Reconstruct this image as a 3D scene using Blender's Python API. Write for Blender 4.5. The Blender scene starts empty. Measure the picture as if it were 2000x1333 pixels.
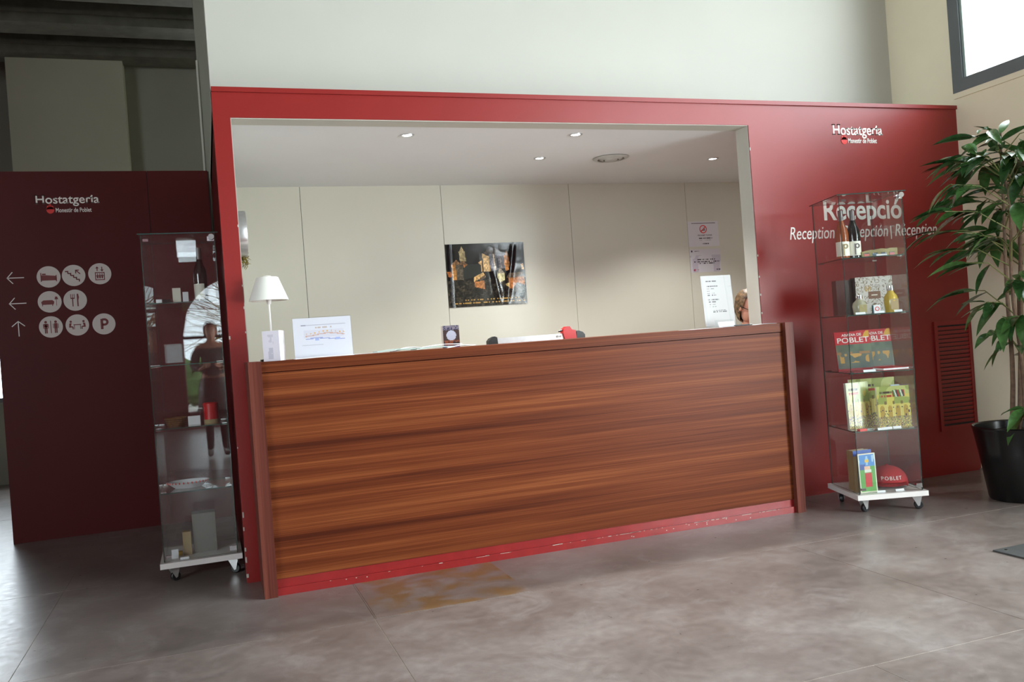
import bpy, bmesh, math, random
from mathutils import Vector, Matrix, Euler
R = math.radians
rnd = random.Random(7)
S = bpy.context.scene
COL = S.collection

# ------------------------------------------------------------------ camera
def make_camera():
    yaw, pitch, roll = 0.3374, -0.0032, -0.0727
    cy, sy = math.cos(yaw), math.sin(yaw)
    f = Vector((sy*math.cos(pitch), cy*math.cos(pitch), math.sin(pitch)))
    r = Vector((cy, -sy, 0)); u = r.cross(f)
    r2 = r*math.cos(roll) + u*math.sin(roll)
    u2 = -r*math.sin(roll) + u*math.cos(roll)
    cd = bpy.data.cameras.new('camera'); cd.sensor_width = 36; cd.sensor_fit = 'HORIZONTAL'
    cd.lens = 1699.8/2000*36; cd.clip_start = .05; cd.clip_end = 200
    co = bpy.data.objects.new('camera', cd); COL.objects.link(co)
    m = Matrix.Identity(4)
    for i in range(3):
        m[i][0] = r2[i]; m[i][1] = u2[i]; m[i][2] = -f[i]
    m[0][3], m[1][3], m[2][3] = 0, -4.8625, 1.2
    co.matrix_world = m
    S.camera = co
make_camera()

# ------------------------------------------------------------------ world, daylight, exposure
wd = bpy.data.worlds.new('sky'); S.world = wd; wd.use_nodes = True
bg = wd.node_tree.nodes['Background']; bg.inputs[0].default_value = (.82, .91, 1, 1); bg.inputs[1].default_value = 7
S.view_settings.view_transform = 'Standard'; S.view_settings.look = 'None'
S.view_settings.exposure = 0.12; S.view_settings.gamma = 1; S.view_settings.use_curve_mapping = False
S.cycles.max_bounces = 10; S.cycles.diffuse_bounces = 5; S.cycles.glossy_bounces = 5
S.cycles.transparent_max_bounces = 28; S.cycles.transmission_bounces = 8
S.cycles.caustics_reflective = False; S.cycles.caustics_refractive = False
S.cycles.sample_clamp_indirect = 6

def area(name, loc, d, sx, sy, power, col=(1, 1, 1)):
    l = bpy.data.lights.new(name, 'AREA'); l.shape = 'RECTANGLE'; l.size = sx; l.size_y = sy
    l.energy = power; l.color = col
    o = bpy.data.objects.new(name, l); COL.objects.link(o); o.location = loc
    o.rotation_euler = Vector(d).to_track_quat('-Z', 'Y').to_euler(); return o
# daylight at the right wall and far left windows, plus an added left fill
area('daylight_and_fill', (5.38, -1.75, 3.52), (-1, 0, 0), 3.48, 1.56, 90, (.92, .985, 1))
area('daylight_and_fill', (5.38, -5.52, 3.52), (-1, 0, 0), 3.53, 1.56, 150, (.92, .985, 1))
area('daylight_and_fill', (5.38, -4.2, 1.3), (-1, 0, 0), 3.1, 2.2, 480, (.92, .985, 1))
area('daylight_and_fill', (-6.1, -7.5, 2.5), (1, 0, 0), 6.0, 2.6, 400, (.92, .985, 1))  # added fill from the left, placed to brighten the cream wall side
area('daylight_and_fill', (-2.85, 6.14, 1.6), (0, -1, 0), 1.88, 1.38, 14, (.95, 1, .97))

# ------------------------------------------------------------------ materials
def lin(c):
    return tuple(((x/255)/12.92 if x/255 <= .04045 else ((x/255+.055)/1.055)**2.4) for x in c)
def new_mat(name):
    m = bpy.data.materials.new(name); m.use_nodes = True
    return m, m.node_tree, m.node_tree.nodes['Principled BSDF']
def mat(name, rgb, rough=.5, metal=0, spec=.5, var=.06, scale=6, bump=0, bscale=200, emit=None, coat=0):
    m, t, b = new_mat(name); c = lin(rgb)
    b.inputs['Roughness'].default_value = rough; b.inputs['Metallic'].default_value = metal
    b.inputs['Specular IOR Level'].default_value = spec; b.inputs['Coat Weight'].default_value = coat
    tc = t.nodes.new('ShaderNodeTexCoord')
    n = t.nodes.new('ShaderNodeTexNoise'); n.inputs['Scale'].default_value = scale; n.inputs['Detail'].default_value = 4
    t.links.new(tc.outputs['Object'], n.inputs['Vector'])
    r = t.nodes.new('ShaderNodeValToRGB')
    r.color_ramp.elements[0].position = .3; r.color_ramp.elements[1].position = .7
    r.color_ramp.elements[0].color = (*[x*(1-var) for x in c], 1); r.color_ramp.elements[1].color = (*[min(1, x*(1+var)) for x in c], 1)
    t.links.new(n.outputs['Fac'], r.inputs['Fac']); t.links.new(r.outputs['Color'], b.inputs['Base Color'])
    if bump:
        n2 = t.nodes.new('ShaderNodeTexNoise'); n2.inputs['Scale'].default_value = bscale; n2.inputs['Detail'].default_value = 3
        t.links.new(tc.outputs['Object'], n2.inputs['Vector'])
        bp = t.nodes.new('ShaderNodeBump'); bp.inputs['Strength'].default_value = bump; bp.inputs['Distance'].default_value = .004
        t.links.new(n2.outputs['Fac'], bp.inputs['Height']); t.links.new(bp.outputs['Normal'], b.inputs['Normal'])
    if emit:
        b.inputs['Emission Color'].default_value = (*lin(emit[0]), 1); b.inputs['Emission Strength'].default_value = emit[1]
    return m
def glass_mat(name, tint, gloss=(1, 1, 1), ior=1.5, haze=0):
    m = bpy.data.materials.new(name); m.use_nodes = True; t = m.node_tree; t.nodes.clear()
    o = t.nodes.new('ShaderNodeOutputMaterial'); mx = t.nodes.new('ShaderNodeMixShader')
    tr = t.nodes.new('ShaderNodeBsdfTransparent'); tr.inputs[0].default_value = (*tint, 1)
    gl = t.nodes.new('ShaderNodeBsdfGlossy'); gl.inputs['Roughness'].default_value = 0.01; gl.inputs[0].default_value = (*gloss, 1)
    ge = t.nodes.new('ShaderNodeNewGeometry'); dp = t.nodes.new('ShaderNodeVectorMath'); dp.operation = 'DOT_PRODUCT'
    t.links.new(ge.outputs['Normal'], dp.inputs[0]); t.links.new(ge.outputs['Incoming'], dp.inputs[1])
    def mth(op, a, b_=None):
        n = t.nodes.new('ShaderNodeMath'); n.operation = op
        for i, v in enumerate((a, b_)):
            if v is None: continue
            if isinstance(v, (int, float)): n.inputs[i].default_value = v
            else: t.links.new(v, n.inputs[i])
        return n.outputs[0]
    f5 = mth('POWER', mth('SUBTRACT', 1.0, mth('MINIMUM', mth('ABSOLUTE', dp.outputs['Value']), 1.0)), 5.0)
    fres = mth('MULTIPLY_ADD', f5, .96); fres.node.inputs[2].default_value = .04
    t.links.new(fres, mx.inputs[0]); t.links.new(tr.outputs[0], mx.inputs[1]); t.links.new(gl.outputs[0], mx.inputs[2])
    out = mx
    if haze:
        df = t.nodes.new('ShaderNodeBsdfDiffuse'); df.inputs[0].default_value = (.8, .8, .82, 1)
        m2 = t.nodes.new('ShaderNodeMixShader'); m2.inputs[0].default_value = haze
        t.links.new(mx.outputs[0], m2.inputs[1]); t.links.new(df.outputs[0], m2.inputs[2]); out = m2
    t.links.new(out.outputs[0], o.inputs[0]); return m
def print_mat(name, rough=.45, coat=0):
    m, t, b = new_mat(name); a = t.nodes.new('ShaderNodeVertexColor'); a.layer_name = 'Col'
    t.links.new(a.outputs['Color'], b.inputs['Base Color']); b.inputs['Roughness'].default_value = rough
    b.inputs['Coat Weight'].default_value = coat; b.inputs['Coat Roughness'].default_value = .08
    return m
def wood_mat(name, c1, c2, c3, rough=.35, vertical=False, period=.46):
    m, t, b = new_mat(name); L = t.links
    tc = t.nodes.new('ShaderNodeTexCoord'); sp = t.nodes.new('ShaderNodeSeparateXYZ'); L.new(tc.outputs['Object'], sp.inputs[0])
    a, g = ('X', 'Z') if not vertical else ('Z', 'X')
    fm = t.nodes.new('ShaderNodeMath'); fm.operation = 'MODULO'; fm.inputs[1].default_value = period
    L.new(sp.outputs[g], fm.inputs[0])
    def layer(sa, sg, det, dist):
        cb = t.nodes.new('ShaderNodeCombineXYZ')
        m1 = t.nodes.new('ShaderNodeMath'); m1.operation = 'MULTIPLY'; m1.inputs[1].default_value = sa; L.new(sp.outputs[a], m1.inputs[0])
        m2 = t.nodes.new('ShaderNodeMath'); m2.operation = 'MULTIPLY'; m2.inputs[1].default_value = sg; L.new(fm.outputs[0], m2.inputs[0])
        L.new(m1.outputs[0], cb.inputs[0]); L.new(m2.outputs[0], cb.inputs[1]); L.new(sp.outputs['Y'], cb.inputs[2])
        n = t.nodes.new('ShaderNodeTexNoise'); n.inputs['Scale'].default_value = 1; n.inputs['Detail'].default_value = det; n.inputs['Distortion'].default_value = dist
        L.new(cb.outputs[0], n.inputs['Vector']); return n
    n1 = layer(.22, 20, 6, .12); n2 = layer(1.6, 210, 3, .1)
    mx = t.nodes.new('ShaderNodeMath'); mx.operation = 'MULTIPLY_ADD'; mx.inputs[1].default_value = .38; L.new(n2.outputs['Fac'], mx.inputs[0])
    sc = t.nodes.new('ShaderNodeMath'); sc.operation = 'MULTIPLY'; sc.inputs[1].default_value = .72; L.new(n1.outputs['Fac'], sc.inputs[0]); L.new(sc.outputs[0], mx.inputs[2])
    r = t.nodes.new('ShaderNodeValToRGB'); e = r.color_ramp.elements
    e[0].position = .38; e[0].color = (*lin(c1), 1); e[1].position = .74; e[1].color = (*lin(c3), 1)
    k = e.new(.55); k.color = (*lin(c2), 1)
    L.new(mx.outputs[0], r.inputs['Fac'])
    L.new(r.outputs['Color'], b.inputs['Base Color'])
    b.inputs['Roughness'].default_value = rough; b.inputs['Specular IOR Level'].default_value = .12
    bp = t.nodes.new('ShaderNodeBump'); bp.inputs['Strength'].default_value = .12; bp.inputs['Distance'].default_value = .001
    L.new(n2.outputs['Fac'], bp.inputs['Height']); L.new(bp.outputs['Normal'], b.inputs['Normal'])
    return m
def floor_mat():
    m, t, b = new_mat('polished_concrete'); L = t.links
    tc = t.nodes.new('ShaderNodeTexCoord'); at = t.nodes.new('ShaderNodeAttribute'); at.attribute_type = 'OBJECT'; at.attribute_name = 'tone'
    n = t.nodes.new('ShaderNodeTexNoise'); n.inputs['Scale'].default_value = 1.6; n.inputs['Detail'].default_value = 8; n.inputs['Roughness'].default_value = .65
    L.new(tc.outputs['Generated'], n.inputs['Vector'])
    geo = t.nodes.new('ShaderNodeNewGeometry'); L.new(geo.outputs['Position'], n.inputs['Vector'])
    r = t.nodes.new('ShaderNodeValToRGB'); e = r.color_ramp.elements
    e[0].position = .33; e[0].color = (*lin((106, 96, 91)), 1); e[1].position = .7; e[1].color = (*lin((146, 138, 134)), 1)
    k = e.new(.5); k.color = (*lin((126, 115, 110)), 1)
    L.new(n.outputs['Fac'], r.inputs['Fac'])
    n2 = t.nodes.new('ShaderNodeTexNoise'); n2.inputs['Scale'].default_value = 22; n2.inputs['Detail'].default_value = 6; L.new(geo.outputs['Position'], n2.inputs['Vector'])
    mm = t.nodes.new('ShaderNodeMapRange'); mm.inputs['From Min'].default_value = .3; mm.inputs['From Max'].default_value = .7; mm.inputs['To Min'].default_value = .86; mm.inputs['To Max'].default_value = 1.1
    L.new(n2.outputs['Fac'], mm.inputs['Value'])
    vm = t.nodes.new('ShaderNodeVectorMath'); vm.operation = 'MULTIPLY'; L.new(r.outputs['Color'], vm.inputs[0]); L.new(mm.outputs[0], vm.inputs[1])
    # amber stain patch on one slab (a stain with its own outline)
    mix = t.nodes.new('ShaderNodeMix'); mix.data_type = 'RGBA'; mix.inputs['B'].default_value = (*lin((128, 96, 52)), 1)
    mr = t.nodes.new('ShaderNodeMapRange'); mr.inputs['From Min'].default_value = .42; mr.inputs['From Max'].default_value = .6; mr.inputs['To Min'].default_value = .05; mr.inputs['To Max'].default_value = .8
    n4 = t.nodes.new('ShaderNodeTexNoise'); n4.inputs['Scale'].default_value = 7; n4.inputs['Detail'].default_value = 7; L.new(geo.outputs['Position'], n4.inputs['Vector']); L.new(n4.outputs['Fac'], mr.inputs['Value'])
    st = t.nodes.new('ShaderNodeMath'); st.operation = 'MULTIPLY'; L.new(at.outputs['Fac'], st.inputs[0]); L.new(mr.outputs[0], st.inputs[1])
    # pale scuffs
    n5 = t.nodes.new('ShaderNodeTexNoise'); n5.inputs['Scale'].default_value = 3.2; n5.inputs['Detail'].default_value = 12; n5.inputs['Roughness'].default_value = .75; n5.inputs['Distortion'].default_value = 1.2; L.new(geo.outputs['Position'], n5.inputs['Vector'])
    mr5 = t.nodes.new('ShaderNodeMapRange'); mr5.inputs['From Min'].default_value = .52; mr5.inputs['From Max'].default_value = .78; mr5.inputs['To Max'].default_value = .4; L.new(n5.outputs['Fac'], mr5.inputs['Value'])
    mx5 = t.nodes.new('ShaderNodeMix'); mx5.data_type = 'RGBA'; mx5.inputs['B'].default_value = (*lin((182, 178, 176)), 1); L.new(mr5.outputs[0], mx5.inputs['Factor']); L.new(vm.outputs[0], mx5.inputs['A'])
    L.new(st.outputs[0], mix.inputs['Factor']); L.new(mx5.outputs['Result'], mix.inputs['A']); L.new(mix.outputs['Result'], b.inputs['Base Color'])
    m3 = t.nodes.new('ShaderNodeMapRange'); m3.inputs['To Min'].default_value = .22; m3.inputs['To Max'].default_value = .42; L.new(n2.outputs['Fac'], m3.inputs['Value']); L.new(m3.outputs[0], b.inputs['Roughness'])
    b.inputs['Specular IOR Level'].default_value = .55
    return m
M = {}
M['red'] = mat('red_paint', (136, 33, 30), .36, spec=.5, var=.04, scale=3, bump=.03, bscale=120)
M['red_trim'] = mat('red_gloss_paint', (138, 34, 34), .3, var=.1, scale=14)
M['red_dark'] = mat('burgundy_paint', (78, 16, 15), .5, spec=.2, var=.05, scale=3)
M['white_wall'] = mat('white_plaster', (188, 187, 177), .7, var=.02, scale=2, bump=.05)
M['cream_wall'] = mat('cream_plaster', (238, 228, 200), .75, var=.03, scale=3, bump=.08)
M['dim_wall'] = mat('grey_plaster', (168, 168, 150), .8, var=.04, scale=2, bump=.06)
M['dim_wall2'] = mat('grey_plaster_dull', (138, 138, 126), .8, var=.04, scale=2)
M['ceiling'] = mat('white_ceiling', (222, 224, 226), .8, var=.015, scale=2)
M['panel'] = mat('off_white_laminate', (206, 204, 190), .28, var=.015, scale=3, spec=.45)
M['beam'] = mat('concrete_beam', (92, 90, 80), .85, var=.2, scale=8, bump=.2, bscale=30)
M['dark_gap'] = mat('dark_gap', (40, 38, 34), .8)
M['joint'] = mat('floor_joint', (176, 168, 156), .7, var=.15, scale=30)
M['floor'] = floor_mat()
M['wood'] = wood_mat('mahogany_veneer', (70, 29, 15), (102, 49, 25), (136, 77, 41), .42)
M['wood_post'] = wood_mat('mahogany_post', (80, 40, 32), (102, 54, 44), (118, 68, 56), .4, True, 9)
M['white_txt'] = mat('white_lettering', (232, 228, 222), .5, var=.01)
M['crest'] = mat('bright_red_vinyl', (224, 42, 36), .4, var=.02)
M['disc'] = mat('pale_grey_disc', (206, 196, 190), .5, var=.01)
M['icon'] = mat('dark_red_vinyl', (112, 26, 26), .5, var=.01)
M['frame_dark'] = mat('grey_window_frame', (96, 100, 102), .4, metal=.2)
M['frame_light'] = mat('pale_window_bead', (150, 166, 160), .35)
M['base_white'] = mat('white_melamine', (226, 222, 218), .35, var=.02)
M['chrome'] = mat('chrome', (205, 206, 208), .14, metal=1, var=.03)
M['rubber'] = mat('black_rubber', (24, 24, 25), .5)
M['steel_white'] = mat('pale_steel', (190, 190, 188), .35, metal=.5)
M['black'] = mat('black_plastic', (20, 20, 22), .35)
M['pot'] = mat('black_gloss_pot', (16, 17, 17), .22, var=.2)
M['soil'] = mat('soil', (52, 38, 28), .95, var=.4, scale=60, bump=.6)
M['bark'] = mat('grey_brown_bark', (112, 88, 70), .8, var=.25, scale=40, bump=.4)
M['twig'] = mat('green_twig', (110, 112, 60), .6, var=.2, scale=30)
M['leaf'] = mat('dark_green_leaf', (48, 80, 42), .22, var=.35, scale=9, spec=.6)
M['leaf2'] = mat('mid_green_leaf', (64, 100, 50), .24, var=.3, scale=9, spec=.6)
M['paper'] = mat('white_paper', (236, 236, 240), .6, var=.01)
M['lamp_white'] = mat('white_fabric_shade', (236, 236, 228), .7, var=.02)
M['lamp_metal'] = mat('white_enamel', (232, 230, 226), .35)
M['green_leaflet'] = mat('pale_green_leaflet', (176, 196, 190), .5)
M['alu'] = mat('brushed_aluminium', (206, 208, 210), .3, metal=.85, var=.06, scale=30)
M['red_plastic'] = mat('red_plastic', (196, 24, 28), .35)
M['card_brown'] = mat('kraft_card', (164, 140, 100), .7, var=.08)
M['cardboard'] = mat('cardboard', (170, 146, 112), .75, var=.08)
M['tan_box'] = mat('olive_kraft_card', (150, 136, 88), .6, var=.06)
M['cap'] = mat('red_cotton', (170, 20, 30), .75, var=.1, bump=.2, bscale=400)
M['cap_in'] = mat('dark_red_cotton', (70, 12, 18), .8)
M['skin'] = mat('skin', (206, 148, 124), .5, var=.06, scale=20)
M['hair'] = mat('streaked_blond_hair', (112, 86, 58), .5, var=.85, scale=40)
M['hair_dark'] = mat('brown_hair', (66, 48, 36), .5, var=.4, scale=60)
M['knit'] = mat('dark_knit', (52, 48, 54), .8)
M['jacket'] = mat('grey_jacket', (92, 86, 84), .7)
M['skirt'] = mat('brown_leather', (70, 54, 50), .45)
M['tights'] = mat('black_tights', (26, 24, 26), .7)
M['mat_grey'] = mat('charcoal_rubber_mat', (62, 64, 64), .7, var=.1, bump=.4, bscale=150)
M['moss'] = mat('dried_moss', (128, 112, 44), .9, var=.5, scale=40)
M['bulb'] = mat('halogen_lens', (255, 252, 246), .3, emit=((255, 250, 246), 14))
M['bottle_green'] = mat('dark_bottle_glass', (18, 22, 18), .08, spec=.7, var=.1)
M['bottle_rose'] = mat('amber_wine_glass', (138, 70, 36), .1, spec=.6, var=.15)
M['foil'] = mat('grey_foil_capsule', (108, 100, 100), .35, metal=.5)
M['label'] = mat('cream_label', (232, 228, 214), .55)
M['yellow_liq'] = mat('yellow_bath_liquid', (206, 172, 64), .15, spec=.6)
M['clear_liq'] = mat('pale_clear_liquid', (170, 164, 140), .12, spec=.6)
M['teal'] = mat('teal_card', (30, 120, 130), .5)
M['glass'] = glass_mat('clear_glass', (.955, .97, .962), haze=.005)
M['win_glass'] = glass_mat('window_glass', (.97, .98, .98))
M['acrylic'] = glass_mat('acrylic', (.975, .98, .985))
M['edge'] = mat('glass_edge', (38, 66, 60), .15, spec=.7)
M['edge_pale'] = mat('glass_edge_lit', (170, 190, 186), .15, spec=.7)
M['print'] = print_mat('printed_paper', .5)
M['print_gloss'] = print_mat('glossy_print', .3, .5)
M['poster'] = print_mat('plastic_poster_print', .12, .0)
M['gravel'] = mat('pale_paving', (214, 210, 200), .9, var=.06)
M['branch'] = mat('bare_branch', (150, 134, 84), .9, var=.2)
M['hedge'] = mat('hedge_green', (76, 104, 56), .9, var=.3)
M['rear_red'] = mat('rear_red_paint', (96, 28, 28), .6)
M['stone'] = mat('stone', (120, 110, 98), .9, var=.2)

# ------------------------------------------------------------------ mesh helpers
def link(name, me, parent=None, loc=None, rot=None):
    o = bpy.data.objects.new(name, me); COL.objects.link(o)
    if parent: o.parent = parent
    if loc is not None: o.location = loc
    if rot is not None: o.rotation_euler = rot
    return o
def obj(name, bm, mats, parent=None, loc=None, rot=None, smooth=False, bevel=0):
    if bevel:
        bmesh.ops.bevel(bm, geom=[e for e in bm.edges if len(e.link_faces) == 2 and e.calc_face_angle(0) > .5], offset=bevel, segments=2, affect='EDGES', profile=.5)
    bmesh.ops.recalc_face_normals(bm, faces=bm.faces)
    me = bpy.data.meshes.new(name); bm.to_mesh(me); bm.free()
    if not isinstance(mats, (list, tuple)): mats = [mats]
    for m in mats: me.materials.append(m)
    if smooth:
        me.polygons.foreach_set('use_smooth', [True]*len(me.polygons))
        if smooth != 'all': me.set_sharp_from_angle(angle=R(35))
    return link(name, me, parent, loc, rot)
def BM(): return bmesh.new()
def box(bm, x0, x1, y0, y1, z0, z1, mi=0, mtx=None):
    v = [bm.verts.new(p) for p in ((x0,y0,z0),(x1,y0,z0),(x1,y1,z0),(x0,y1,z0),(x0,y0,z1),(x1,y0,z1),(x1,y1,z1),(x0,y1,z1))]
    if mtx is not None:
        for q in v: q.co = mtx @ q.co
    fs = []
    for q in ((3,2,1,0),(4,5,6,7),(0,1,5,4),(1,2,6,5),(2,3,7,6),(3,0,4,7)):
        f = bm.faces.new([v[i] for i in q]); f.material_index = mi; fs.append(f)
    return fs
def bx(name, x0, x1, y0, y1, z0, z1, m, parent=None, bevel=0, loc=None, rot=None):
    b = BM(); box(b, x0, x1, y0, y1, z0, z1); return obj(name, b, m, parent, loc, rot, bevel=bevel)
def lathe(bm, prof, n=24, mi=0, mtx=None, cap=True):
    rings = []
    for r, z in prof:
        rings.append([bm.verts.new((r*math.cos(2*math.pi*k/n), r*math.sin(2*math.pi*k/n), z)) for k in range(n)])
    if mtx is not None:
        for rg in rings:
            for v in rg: v.co = mtx @ v.co
    for a, b in zip(rings, rings[1:]):
        for k in range(n):
            f = bm.faces.new((a[k], a[(k+1) % n], b[(k+1) % n], b[k])); f.material_index = mi
    if cap:
        for rg in (rings[0], rings[-1]):
            try: f = bm.faces.new(rg); f.material_index = mi
            except ValueError: pass
def tube(bm, pts, rad, n=8, mi=0, cap=True):
    pts = [Vector(p) for p in pts]; rings = []
    if not isinstance(rad, (list, tuple)): rad = [rad]*len(pts)
    prev = None
    for i, p in enumerate(pts):
        d = (pts[min(i+1, len(pts)-1)] - pts[max(i-1, 0)]).normalized()
        if prev is None:
            a = d.orthogonal().normalized()
        else:
            a = (prev - d*prev.dot(d)).normalized()
        prev = a; b = d.cross(a)
        rings.append([bm.verts.new(p + (a*math.cos(2*math.pi*k/n) + b*math.sin(2*math.pi*k/n))*rad[i]) for k in range(n)])
    for a, b in zip(rings, rings[1:]):
        for k in range(n):
            f = bm.faces.new((a[k], a[(k+1) % n], b[(k+1) % n], b[k])); f.material_index = mi
    if cap:
        for rg in (rings[0], rings[-1]): bm.faces.new(rg).material_index = mi
def prism(bm, pts, y0, y1, mi=0):
    a = [bm.verts.new((x, y0, z)) for x, z in pts]; b = [bm.verts.new((x, y1, z)) for x, z in pts]
    bm.faces.new(a).material_index = mi; bm.faces.new(b[::-1]).material_index = mi
    for i in range(len(pts)):
        j = (i+1) % len(pts); bm.faces.new((a[i], b[i], b[j], a[j])).material_index = mi
def disc(bm, cx, cz, r, y0, y1, n=32, mi=0):
    prism(bm, [(cx+r*math.cos(2*math.pi*k/n), cz+r*math.sin(2*math.pi*k/n)) for k in range(n)], y0, y1, mi)
def ring(bm, cx, cz, r0, r1, y0, y1, n=32, mi=0):
    for k in range(n):
        a, b = 2*math.pi*k/n, 2*math.pi*(k+1)/n
        prism(bm, [(cx+r0*math.cos(a), cz+r0*math.sin(a)), (cx+r1*math.cos(a), cz+r1*math.sin(a)), (cx+r1*math.cos(b), cz+r1*math.sin(b)), (cx+r0*math.cos(b), cz+r0*math.sin(b))], y0, y1, mi)
def root(name, label, cat, loc=(0, 0, 0), rz=0, group=None):
    o = bpy.data.objects.new(name, None); COL.objects.link(o); o.location = loc; o.rotation_euler = (0, 0, rz); o.empty_display_size = .1
    return tag(o, label, cat, group)
def tag(o, label, cat, group=None):
    o['label'] = label; o['category'] = cat
    if group: o['group'] = group
    return o
def struct(o, label=None):
    o['kind'] = 'structure'
    if label: o['label'] = label
    return o
def copy_tree(o, parent=None):
    c = o.copy(); COL.objects.link(c)
    if parent: c.parent = parent
    for ch in list(o.children): copy_tree(ch, c)
    return c
def text_mesh(s, width=None, height=None, m=None, name='lettering', parent=None, loc=(0, 0, 0), rot=(0, 0, 0), shear=0, bold=0, align='LEFT', depth=.001, spacing=1, squeeze=1):
    cu = bpy.data.curves.new('t', 'FONT'); cu.body = s; cu.size = 1; cu.shear = shear; cu.offset = bold; cu.extrude = .5; cu.space_character = spacing; cu.resolution_u = 4
    to = bpy.data.objects.new('t', cu); COL.objects.link(to)
    dg = bpy.context.evaluated_depsgraph_get(); me = bpy.data.meshes.new_from_object(to.evaluated_get(dg))
    bpy.data.objects.remove(to); bpy.data.curves.remove(cu)
    xs = [v.co.x for v in me.vertices]; ys = [v.co.y for v in me.vertices]
    w = max(xs)-min(xs); h = max(ys)-min(ys)
    sx = width/w if width else height/h*squeeze
    sy = height/h if height else sx
    ox = {'LEFT': min(xs), 'CENTER': (min(xs)+max(xs))/2, 'RIGHT': max(xs)}[align]
    for v in me.vertices:
        x, y, z = v.co; v.co = ((x-ox)*sx, -z*depth*2 if True else 0, y*sy)
    me.materials.clear(); me.materials.append(m)
    return link(name, me, parent, loc, rot)
def raster(name, w, h, nx, ny, fn, m, parent=None, loc=(0, 0, 0), rot=(0, 0, 0), disp=None, thick=0, side=None):
    """printed sheet: x right, z up, facing -y; fn(u, v) with v from the top gives an sRGB colour"""
    vs, fs, cols = [], [], []
    for j in range(ny+1):
        for i in range(nx+1):
            u, v = i/nx, j/ny
            vs.append((u*w, disp(u, v) if disp else 0, h*(1-v)))
    for j in range(ny):
        for i in range(nx):
            a = j*(nx+1)+i; fs.append((a, a+nx+1, a+nx+2, a+1)); cols.append((*lin(fn((i+.5)/nx, (j+.5)/ny)), 1))
    mats = [m]
    me = bpy.data.meshes.new(name)
    nf = len(fs)
    if thick:
        k = len(vs); vs += [(0, thick, 0), (w, thick, 0), (w, thick, h), (0, thick, h)]
        bl, br, tr_, tl = ny*(nx+1), ny*(nx+1)+nx, nx, 0
        top = list(range(0, nx+1)); bot = list(range(bl, br+1)); lef = [j*(nx+1) for j in range(ny+1)]; rig = [j*(nx+1)+nx for j in range(ny+1)]
        fs += [(k, k+3, k+2, k+1), tuple(top) + (k+2, k+3), tuple(bot[::-1]) + (k, k+1), tuple(lef[::-1]) + (k+3, k), tuple(rig) + (k+1, k+2)]
        mats.append(side or M['paper'])
    me.from_pydata(vs, [], fs); me.update()
    ca = me.color_attributes.new('Col', 'FLOAT_COLOR', 'CORNER')
    data = []
    for p in me.polygons:
        c = cols[p.index] if p.index < nf else (1, 1, 1, 1)
        for _ in p.loop_indices: data += c
        if p.index >= nf: p.material_index = 1
        elif disp: p.use_smooth = True
    ca.data.foreach_set('color', data)
    for q in mats: me.materials.append(q)
    return link(name, me, parent, loc, rot)
def inpoly(u, v, P):
    c = False; j = len(P)-1
    for i in range(len(P)):
        if (P[i][1] > v) != (P[j][1] > v) and u < (P[j][0]-P[i][0])*(v-P[i][1])/(P[j][1]-P[i][1])+P[i][0]: c = not c
        j = i
    return c
def hsh(a, b, s=0):
    x = math.sin(a*127.1+b*311.7+s*74.7)*43758.5453; return x-math.floor(x)
def vnoise(x, y, s=0):
    ix, iy = math.floor(x), math.floor(y); fx, fy = x-ix, y-iy; fx = fx*fx*(3-2*fx); fy = fy*fy*(3-2*fy)
    return (hsh(ix, iy, s)*(1-fx)+hsh(ix+1, iy, s)*fx)*(1-fy)+(hsh(ix, iy+1, s)*(1-fx)+hsh(ix+1, iy+1, s)*fx)*fy
def greek(u, v, rows, ink=(60, 60, 70), bgc=(236, 236, 240)):
    for (y, h, a, b) in rows:
        if y <= v <= y+h and a <= u <= b and hsh(int(u*90), int(y*100)) > .25: return ink
    return bgc

# ================================================================== SETTING
XL, XR, H = .1177, 5.2409, 2.645
OL, OR_, OT = .206, 3.4584, 2.487
# ---- floor of big concrete slabs
bx('floor', -6.2, 5.6, -11.3, 7.2, -.12, -.0012, M['joint'])
fl = bpy.data.objects['floor']; struct(fl)
xs_ = [-6.2+.0, -5.14, -3.70, -2.26, -.82, .62, 2.06, 3.50, 5.6]
xs_in = {0: xs_}
ys_ = [-11.3, -9.7, -8.25, -6.8, -5.35, -3.9, -2.45, -1.0, .45, 1.9, 3.35, 4.8, 7.2]
g = .0018
k = 0
for j in range(len(ys_)-1):
    row = list(xs_)
    if j == 6: row = [-6.2, -5.14, -3.70, -2.26, -.82, .62, 2.83, 5.6]
    if j == 7: row = [-6.2, -5.14, -3.70, -2.26, -.82, .62, 3.62, 5.6]
    for i in range(len(row)-1):
        dz = (hsh(i, j)-.5)*.0006
        s = bx('slab', row[i]+g, row[i+1]-g, ys_[j]+g, ys_[j+1]-g, -.03, dz, M['floor'], fl); s['tone'] = .0
st = bx('stained_patch', .63, 1.36, -.985, -.35, 0, .0012, M['floor'], fl); st['tone'] = 1.0; st['label'] = 'amber stained strip of concrete'

# ---- red front partition with the counter opening (coloured red face, white behind)
b = BM()
T = .13
box(b, XL, OL, 0, T, 0, H); box(b, OL, OR_, 0, T, OT, H); box(b, OR_, XR, 0, T, 0, H)
box(b, OL, OR_, 0, T, 0, 1.14)
wf = struct(obj('wall_front', b, M['red']), 'red partition with a wide reception opening')
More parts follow.
